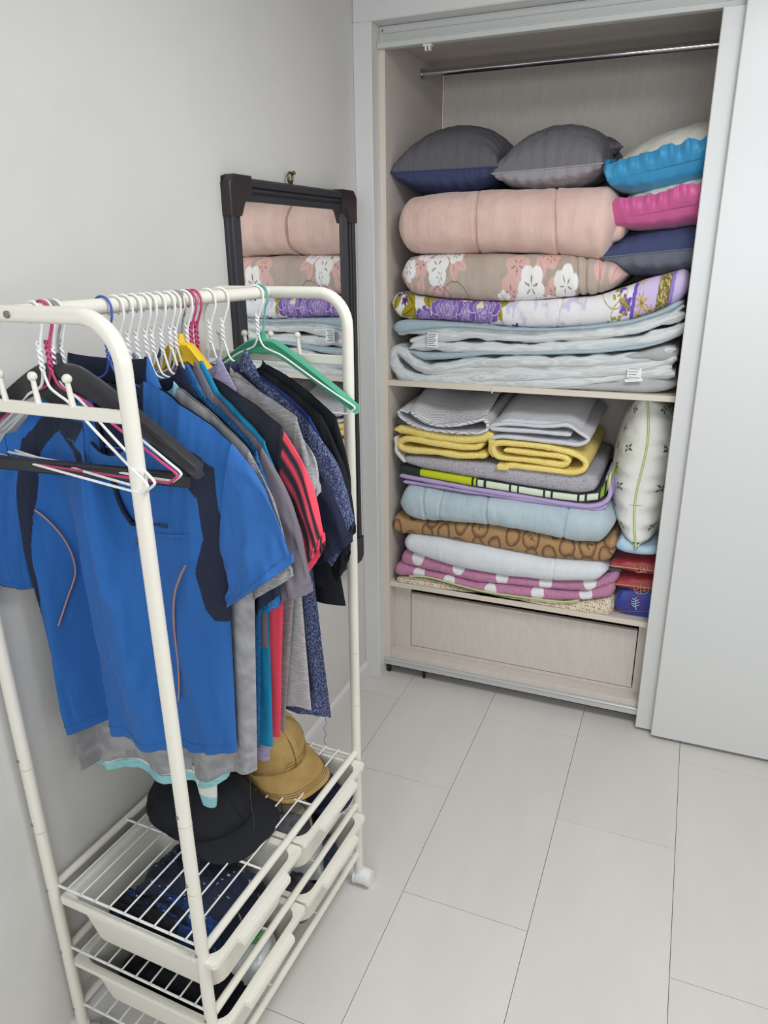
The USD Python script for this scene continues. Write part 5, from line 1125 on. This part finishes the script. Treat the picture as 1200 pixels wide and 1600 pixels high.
# ================================================================== the plastic drawers under the wire shelves
def rpb(a, b, z): return rp(a, b, z)
def rrect(a0, a1, b0, b1, r, n=6):
    out = []
    for cx, cy, t0 in ((a1 - r, b1 - r, 0), (a0 + r, b1 - r, 90), (a0 + r, b0 + r, 180), (a1 - r, b0 + r, 270)):
        for t in np.radians(np.linspace(t0, t0 + 90, n)): out.append((cx + r * math.cos(t), cy + r * math.sin(t)))
    return np.array(out)
def bin_(label, b0, b1, zr, depth, a0=.022, a1=.372):
    t = thing('storage_tub', label, 'storage tub')
    prof = [(.0, 0, 0.0, .010), (-.004, 0, .004, .010), (-.004, 0, -.006, .010), (.010, 0, -.008, .03), (.026, 0, -depth + .014, .035), (.032, 0, -depth + .003, .035), (.045, 0, -depth, .03)]
    inn = [(.045, 0, -depth + .003, .03), (.034, 0, -depth + .006, .034), (.029, 0, -depth + .016, .034), (.013, 0, -.006, .028), (.010, 0, .0025, .028), (.004, 0, .0042, .012)]
    rows = []
    for ins, _, dz, r in prof[1:] + inn:
        q = rrect(a0 + ins, a1 - ins, b0 + ins, b1 - ins, max(r, .006)); rows.append(np.array([rpb(a, b, zr + dz) for a, b in q]))
    n = len(rows[0]); body = (np.vstack(rows), grid_faces(len(rows), n, True, True)[:, ::-1])
    bot = []
    for dz in (-depth, -depth + .003):
        q = rrect(a0 + .045, a1 - .045, b0 + .045, b1 - .045, .03); bot.append(np.array([rpb(a, b, zr + dz) for a, b in q]))
    fl_ = (np.vstack([bot[1], bot[1].mean(0)]), np.array([[j, (j + 1) % n, n] for j in range(n)]))
    obj('tub', cat([body, fl_]), 'bin_plastic', t, smooth=40)
    bm = (b0 + b1) / 2; hw = (b1 - b0) * .27
    lip = [(a1 - .008, zr + .003), (a1 + .012, zr + .002), (a1 + .016, zr - .004), (a1 + .015, zr - .016), (a1 + .012, zr - .016), (a1 + .010, zr - .006), (a1 - .008, zr - .002)]
    rows = []
    for k, (bb, s) in enumerate(((bm - hw - .006, .4), (bm - hw, 1), (bm + hw, 1), (bm + hw + .006, .4))):
        rows.append(np.array([rpb(a1 - .008 + (a - a1 + .008) * s, bb, zr + (z - zr) * s) for a, z in lip]))
    v = np.vstack(rows + [[rows[0].mean(0)], [rows[-1].mean(0)]]); f = grid_faces(4, 7, True); c = 28; j = np.arange(7)
    f = np.vstack([f, np.stack([j, (j + 1) % 7, np.full(7, c)], 1), np.stack([21 + (j + 1) % 7, 21 + j, np.full(7, c + 1)], 1)])
    obj('handle', (v, f), 'bin_plastic', t, smooth=40)
    return t
ZR1, ZR2, BD = z1 - .017, z2 - .019, .118
bin_('near plastic storage tub in the upper row, holding navy clothes', -.004, .283, ZR1, BD)
bin_('far plastic storage tub in the upper row, holding beige and dark caps', .297, .575, ZR1, BD)
bin_('near plastic storage tub in the lower row, holding black cloth and a wipes pack', -.004, .283, ZR2, BD)
bin_('far plastic storage tub in the lower row, holding denim and a pale packet', .297, .575, ZR2, BD)
def heap(name, label, ca, cb, zb, la, lb, h, m, seed, cat_='clothes', rotz=0, rough=.35, flat=.5, print_=None, n=44, group=None, parent=None):
    """Crumpled folded cloth."""
    u = np.linspace(-1, 1, n); U, V = np.meshgrid(u, u, indexing='ij')
    edge = np.clip((1 - np.abs(U) ** 6) * (1 - np.abs(V) ** 6), 0, 1) ** .4
    nz = fbm(np.stack([U * 2.2 + seed, V * 2.2, U * 0], -1), 4, seed) - .5; rid = np.abs(fbm(np.stack([U * 3 + seed, V * 3, U * 0 + 4], -1), 3, seed + 1) - .5)
    hh = h * edge * (1 + rough * nz * 2 - rough * (.2 - rid) * 1.2)
    wob = 1 + .12 * (fbm(np.stack([U * 1.5 + seed, V * 1.5, U * 0 + 8], -1), 2, seed + 4) - .5) * 2
    c, s = math.cos(math.radians(rotz)), math.sin(math.radians(rotz)); a = U * la / 2 * wob; b = V * lb / 2 * wob
    top = np.array([rpb(ca + x * c - y * s, cb + x * s + y * c, zb + z) for x, y, z in zip(a.ravel(), b.ravel(), hh.ravel())])
    bot = np.array([rpb(ca + (x * c - y * s) * .96, cb + (x * s + y * c) * .96, zb) for x, y in zip(a.ravel(), b.ravel())])
    f = grid_faces(n, n); N = n * n
    e = np.concatenate([np.arange(n) * n, (n - 1) * n + np.arange(n), (np.arange(n) * n + n - 1)[::-1], np.arange(n)[::-1]])
    sf = np.vstack([np.stack([e[:-1], e[1:], e[1:] + N], 1), np.stack([e[:-1], e[1:] + N, e[:-1] + N], 1)])
    col = print_(a.ravel(), b.ravel()) if print_ else None
    if col is not None: col = np.vstack([col, col])
    p = obj(name, (np.vstack([top, bot]), np.vstack([f, f[:, ::-1] + N, sf])), m, parent, smooth=True, col=col)
    if parent is None: tag(p, label, cat_, group)
    return p
def specks(base, dot, dens, sz, seed):
    def f(a, b):
        col = np.tile(np.array(base, float), (len(a), 1)); g = np.random.default_rng(seed)
        for _ in range(dens):
            x, y = g.uniform(-.15, .15, 2); an = g.uniform(0, 3.1); r = sz * g.uniform(.6, 1.3)
            dx, dy = a - x, b - y; p, q = dx * math.cos(an) + dy * math.sin(an), -dx * math.sin(an) + dy * math.cos(an)
            paint(col, (np.abs(p) < r) & (np.abs(q) < r * .45), dot)
        return col
    return f
zb1, zb2 = ZR1 - BD + .008, ZR2 - BD + .008
heap('navy_garment', 'folded navy garment with fine white flecks in the near upper drawer', .205, .150, zb1, .235, .185, .090, 'print', 201, print_=specks((38, 42, 62), (190, 194, 204), 150, .0022, 3), n=150, rough=.25)
heap('blue_garment', 'folded bright navy patterned garment at the front of the near upper drawer', .20, .083, zb1 + .02, .225, .085, .074, 'print', 203, print_=specks((32, 58, 108), (214, 222, 232), 170, .0026, 5), n=130, rough=.4, rotz=4)
heap('black_garment', 'crumpled black garment on the blue one in the near upper drawer', .17, .062, zb1 + .04, .17, .05, .058, 'black_cloth', 207, rough=.4)
heap('black_cloth_pile', 'heap of black cloth in the near lower drawer', .195, .125, zb2, .24, .185, .090, 'black_cloth', 211, rough=.35)
heap('grey_cloth_pile', 'dark grey cloth at the far end of the near lower drawer', .26, .215, zb2, .10, .06, .085, 'grey_cloth', 213, rough=.35)
heap('denim_pile', 'folded denim cloth in the far lower drawer', .20, .485, zb2, .24, .11, .095, 'denim_mottle', 217, rough=.3)
heap('slate_cloth', 'slate grey cloth at the near end of the far lower drawer', .22, .375, zb2, .22, .09, .080, 'grey_cloth', 219, rough=.35)
heap('dark_cloth', 'black cloth lying in the far upper drawer under the caps', .19, .435, zb1, .24, .19, .05, 'black_cloth', 223, rough=.35)
heap('grey_bundle', 'grey cloth bundle lying at the near end of the far upper drawer', .265, .345, zb1 + .045, .15, .085, .05, 'grey_cloth', 227, cat_='clothes', rough=.25, rotz=20)
def packet(name, label, ca, cb, zb, la, lb, h, m, m2, m3, rotz, seed, mark=None):
    t = thing(name, label, 'packet')
    heap('wrapper', None, ca, cb, zb, la, lb, h, m, seed, rotz=rotz, rough=.12, parent=t, n=30)
    heap('printed_panel', None, ca + .004, cb + .012, zb + .004, la * .55, lb * .42, h * 1.02, m2, seed + 1, rotz=rotz, rough=.08, parent=t, n=24)
    heap('printed_mark', None, ca - .005, cb - lb * .25, zb + .004, la * .3, lb * .16, h * 1.03, m3, seed + 2, rotz=rotz, rough=.05, parent=t, n=16)
packet('wipes_packet', 'pale cyan and white packet on the denim in the far lower drawer', .265, .435, zb2 + .05, .12, .10, .055, 'pack_white', 'pack_cyan', 'grey_cloth', 25, 231)
packet('wipes_packet', 'white and green packet at the far end of the near lower drawer', .30, .185, zb2 + .03, .085, .10, .06, 'pack_white', 'pack_green', 'pack_green', 20, 237)

# ================================================================== the caps
def baseball_cap(name, label, loc, rotz, m, thread, crown=(.088, .104, .105), visor=(.088, .075), tilt=(0, 0), vdrop=.018, vw=1.0, sq=2.6, curve=.022):
    """Cap: six-panel crown with seams and button, band, curved visor. The visor points along local -y."""
    t = thing(name, label, 'cap')
    R = rot(tilt[0], tilt[1], rotz); o = np.asarray(loc, float)
    nth, nr = 96, 26; th = np.linspace(0, 2 * math.pi, nth, endpoint=False)
    v = []
    for k in range(nr):
        e = (k / (nr - 1)) * math.pi / 2; r = math.cos(e) ** .75 if k < nr - 1 else .02; z = math.sin(e) ** .95
        lump = 1 + .07 * (fbm(np.stack([np.cos(th) * 2.4, np.sin(th) * 2.4, np.full(nth, z * 2.4)], -1), 3, 7) - .5) * 2 - .012 * np.exp(-((np.mod(th, math.pi / 3) - math.pi / 6) / .05) ** 2)
        v.append(np.stack([crown[0] * r * np.cos(th) * lump, crown[1] * r * np.sin(th) * lump, np.full(nth, crown[2] * z) * lump], -1))
    v = np.array(v).reshape(-1, 3)
    obj('crown', (place(v, R, o), grid_faces(nr, nth, True)), m, t, smooth=True)
    obj('button', place(ball((0, 0, crown[2] + .001), .006).vertices, R, o) if False else (place(ball((0, 0, crown[2] + .001), .006).vertices, R, o), ball((0, 0, 0), .006).faces), m, t, smooth=True)
    sm = []
    for k in range(6):
        a = math.pi / 6 + k * math.pi / 3; e = np.linspace(.02, 1.5, 20)
        sm.append(tube(place(np.stack([crown[0] * 1.006 * np.cos(e) ** .75 * math.cos(a), crown[1] * 1.006 * np.cos(e) ** .75 * math.sin(a), crown[2] * np.sin(e) ** .95], -1), R, o), .0008, 5))
    obj('crown_seam', cat(sm), thread, t, smooth=True)
    # visor: from the front of the band outwards
    nu, nv_ = 41, 16; U = np.linspace(-1, 1, nu); W = np.linspace(0, 1, nv_)
    rows = []
    ang = U * 1.25
    bx, by = crown[0] * .985 * np.sin(ang), -crown[1] * .985 * np.cos(ang)
    ox = crown[0] * 1.02 * np.sin(ang * .92) * vw; oy = -crown[1] * .42 * np.cos(ang * 1.0) - visor[0] * np.sqrt(np.clip(1 - (np.abs(U) ** sq), 0, 1)) * 1.0 - crown[1] * .35
    ox[0], ox[-1] = bx[0] * 1.01, bx[-1] * 1.01; oy = np.where(np.abs(U) > .985, by - .002, oy)
    for sg in (1, -1):
        for w in W:
            x = bx + (ox - bx) * w; y = by + (np.minimum(oy, by - .001) - by) * w
            z = .004 + sg * .0016 - curve * (x / crown[0]) ** 2 * (.5 + .5 * w) - vdrop * w ** 1.3
            rows.append((sg, np.stack([x, y, z], -1)))
    top = np.array([r for s, r in rows if s > 0]); bot = np.array([r for s, r in rows if s < 0])[::-1]
    v = np.vstack([top, bot]); obj('visor', (place(v.reshape(-1, 3), R, o), grid_faces(v.shape[0], nu, False, True)), m, t, smooth=True)
    st = []
    for k in (.90, .84, .78) if thread != m else ():
        i = int(k * (nv_ - 1)); st.append(tube(place(top[i] + [0, 0, .0006], R, o), .0006, 4))
    for zz in (.008, .016, .024):
        aa = np.linspace(math.pi * 1.5 - 1.6, math.pi * 1.5 + 1.6, 40); e = zz / crown[2]
        st.append(tube(place(np.stack([crown[0] * 1.004 * np.cos(e) ** .75 * np.cos(aa), crown[1] * 1.004 * np.cos(e) ** .75 * np.sin(aa), np.full(40, zz)], -1), R, o), .0006, 4))
    obj('stitching', cat(st), thread, t, smooth=True)
    return t
kc = rp(.165, .475, z1 + .0115)
baseball_cap('baseball_cap', 'khaki cap with dark stitching on the wire shelf, visor to the room', kc + np.array([0, 0, .030]), 74, 'khaki', 'khaki_thread', crown=(.090, .104, .088), visor=(.092, .07), tilt=(7, 0), vdrop=.022, curve=.010, sq=4.0, vw=1.05)
bc = rp(.140, .272, z1 + .0115)
baseball_cap('baseball_cap', 'black cap with a wide visor on the wire shelf under the shirts', bc + np.array([0, 0, .020]), 80, 'cap_black', 'cap_black', crown=(.104, .116, .070), visor=(.082, .08), tilt=(5, 0), vdrop=.012, vw=1.04, curve=.006, sq=5.0)
cc = rp(.235, .420, zb1 + .05)
baseball_cap('baseball_cap', 'beige cap lying in the far upper drawer', cc, 40, 'beige_cloth', 'khaki_thread', crown=(.070, .08, .04), visor=(.06, .06), vdrop=.006, curve=.01)
cc = rp(.265, .505, zb1 + .048)
baseball_cap('baseball_cap', 'dark cap with a red patch at the far end of the upper drawer', cc, 95, 'navy_print', 'cap_black', crown=(.062, .07, .05), visor=(.05, .05), vdrop=.006, curve=.01)
heap('red_patch', None, .262, .462, zb1 + .088, .02, .016, .006, 'red_cloth', 251, parent=stage.GetPrimAtPath('/World/baseball_cap_003'), n=16)
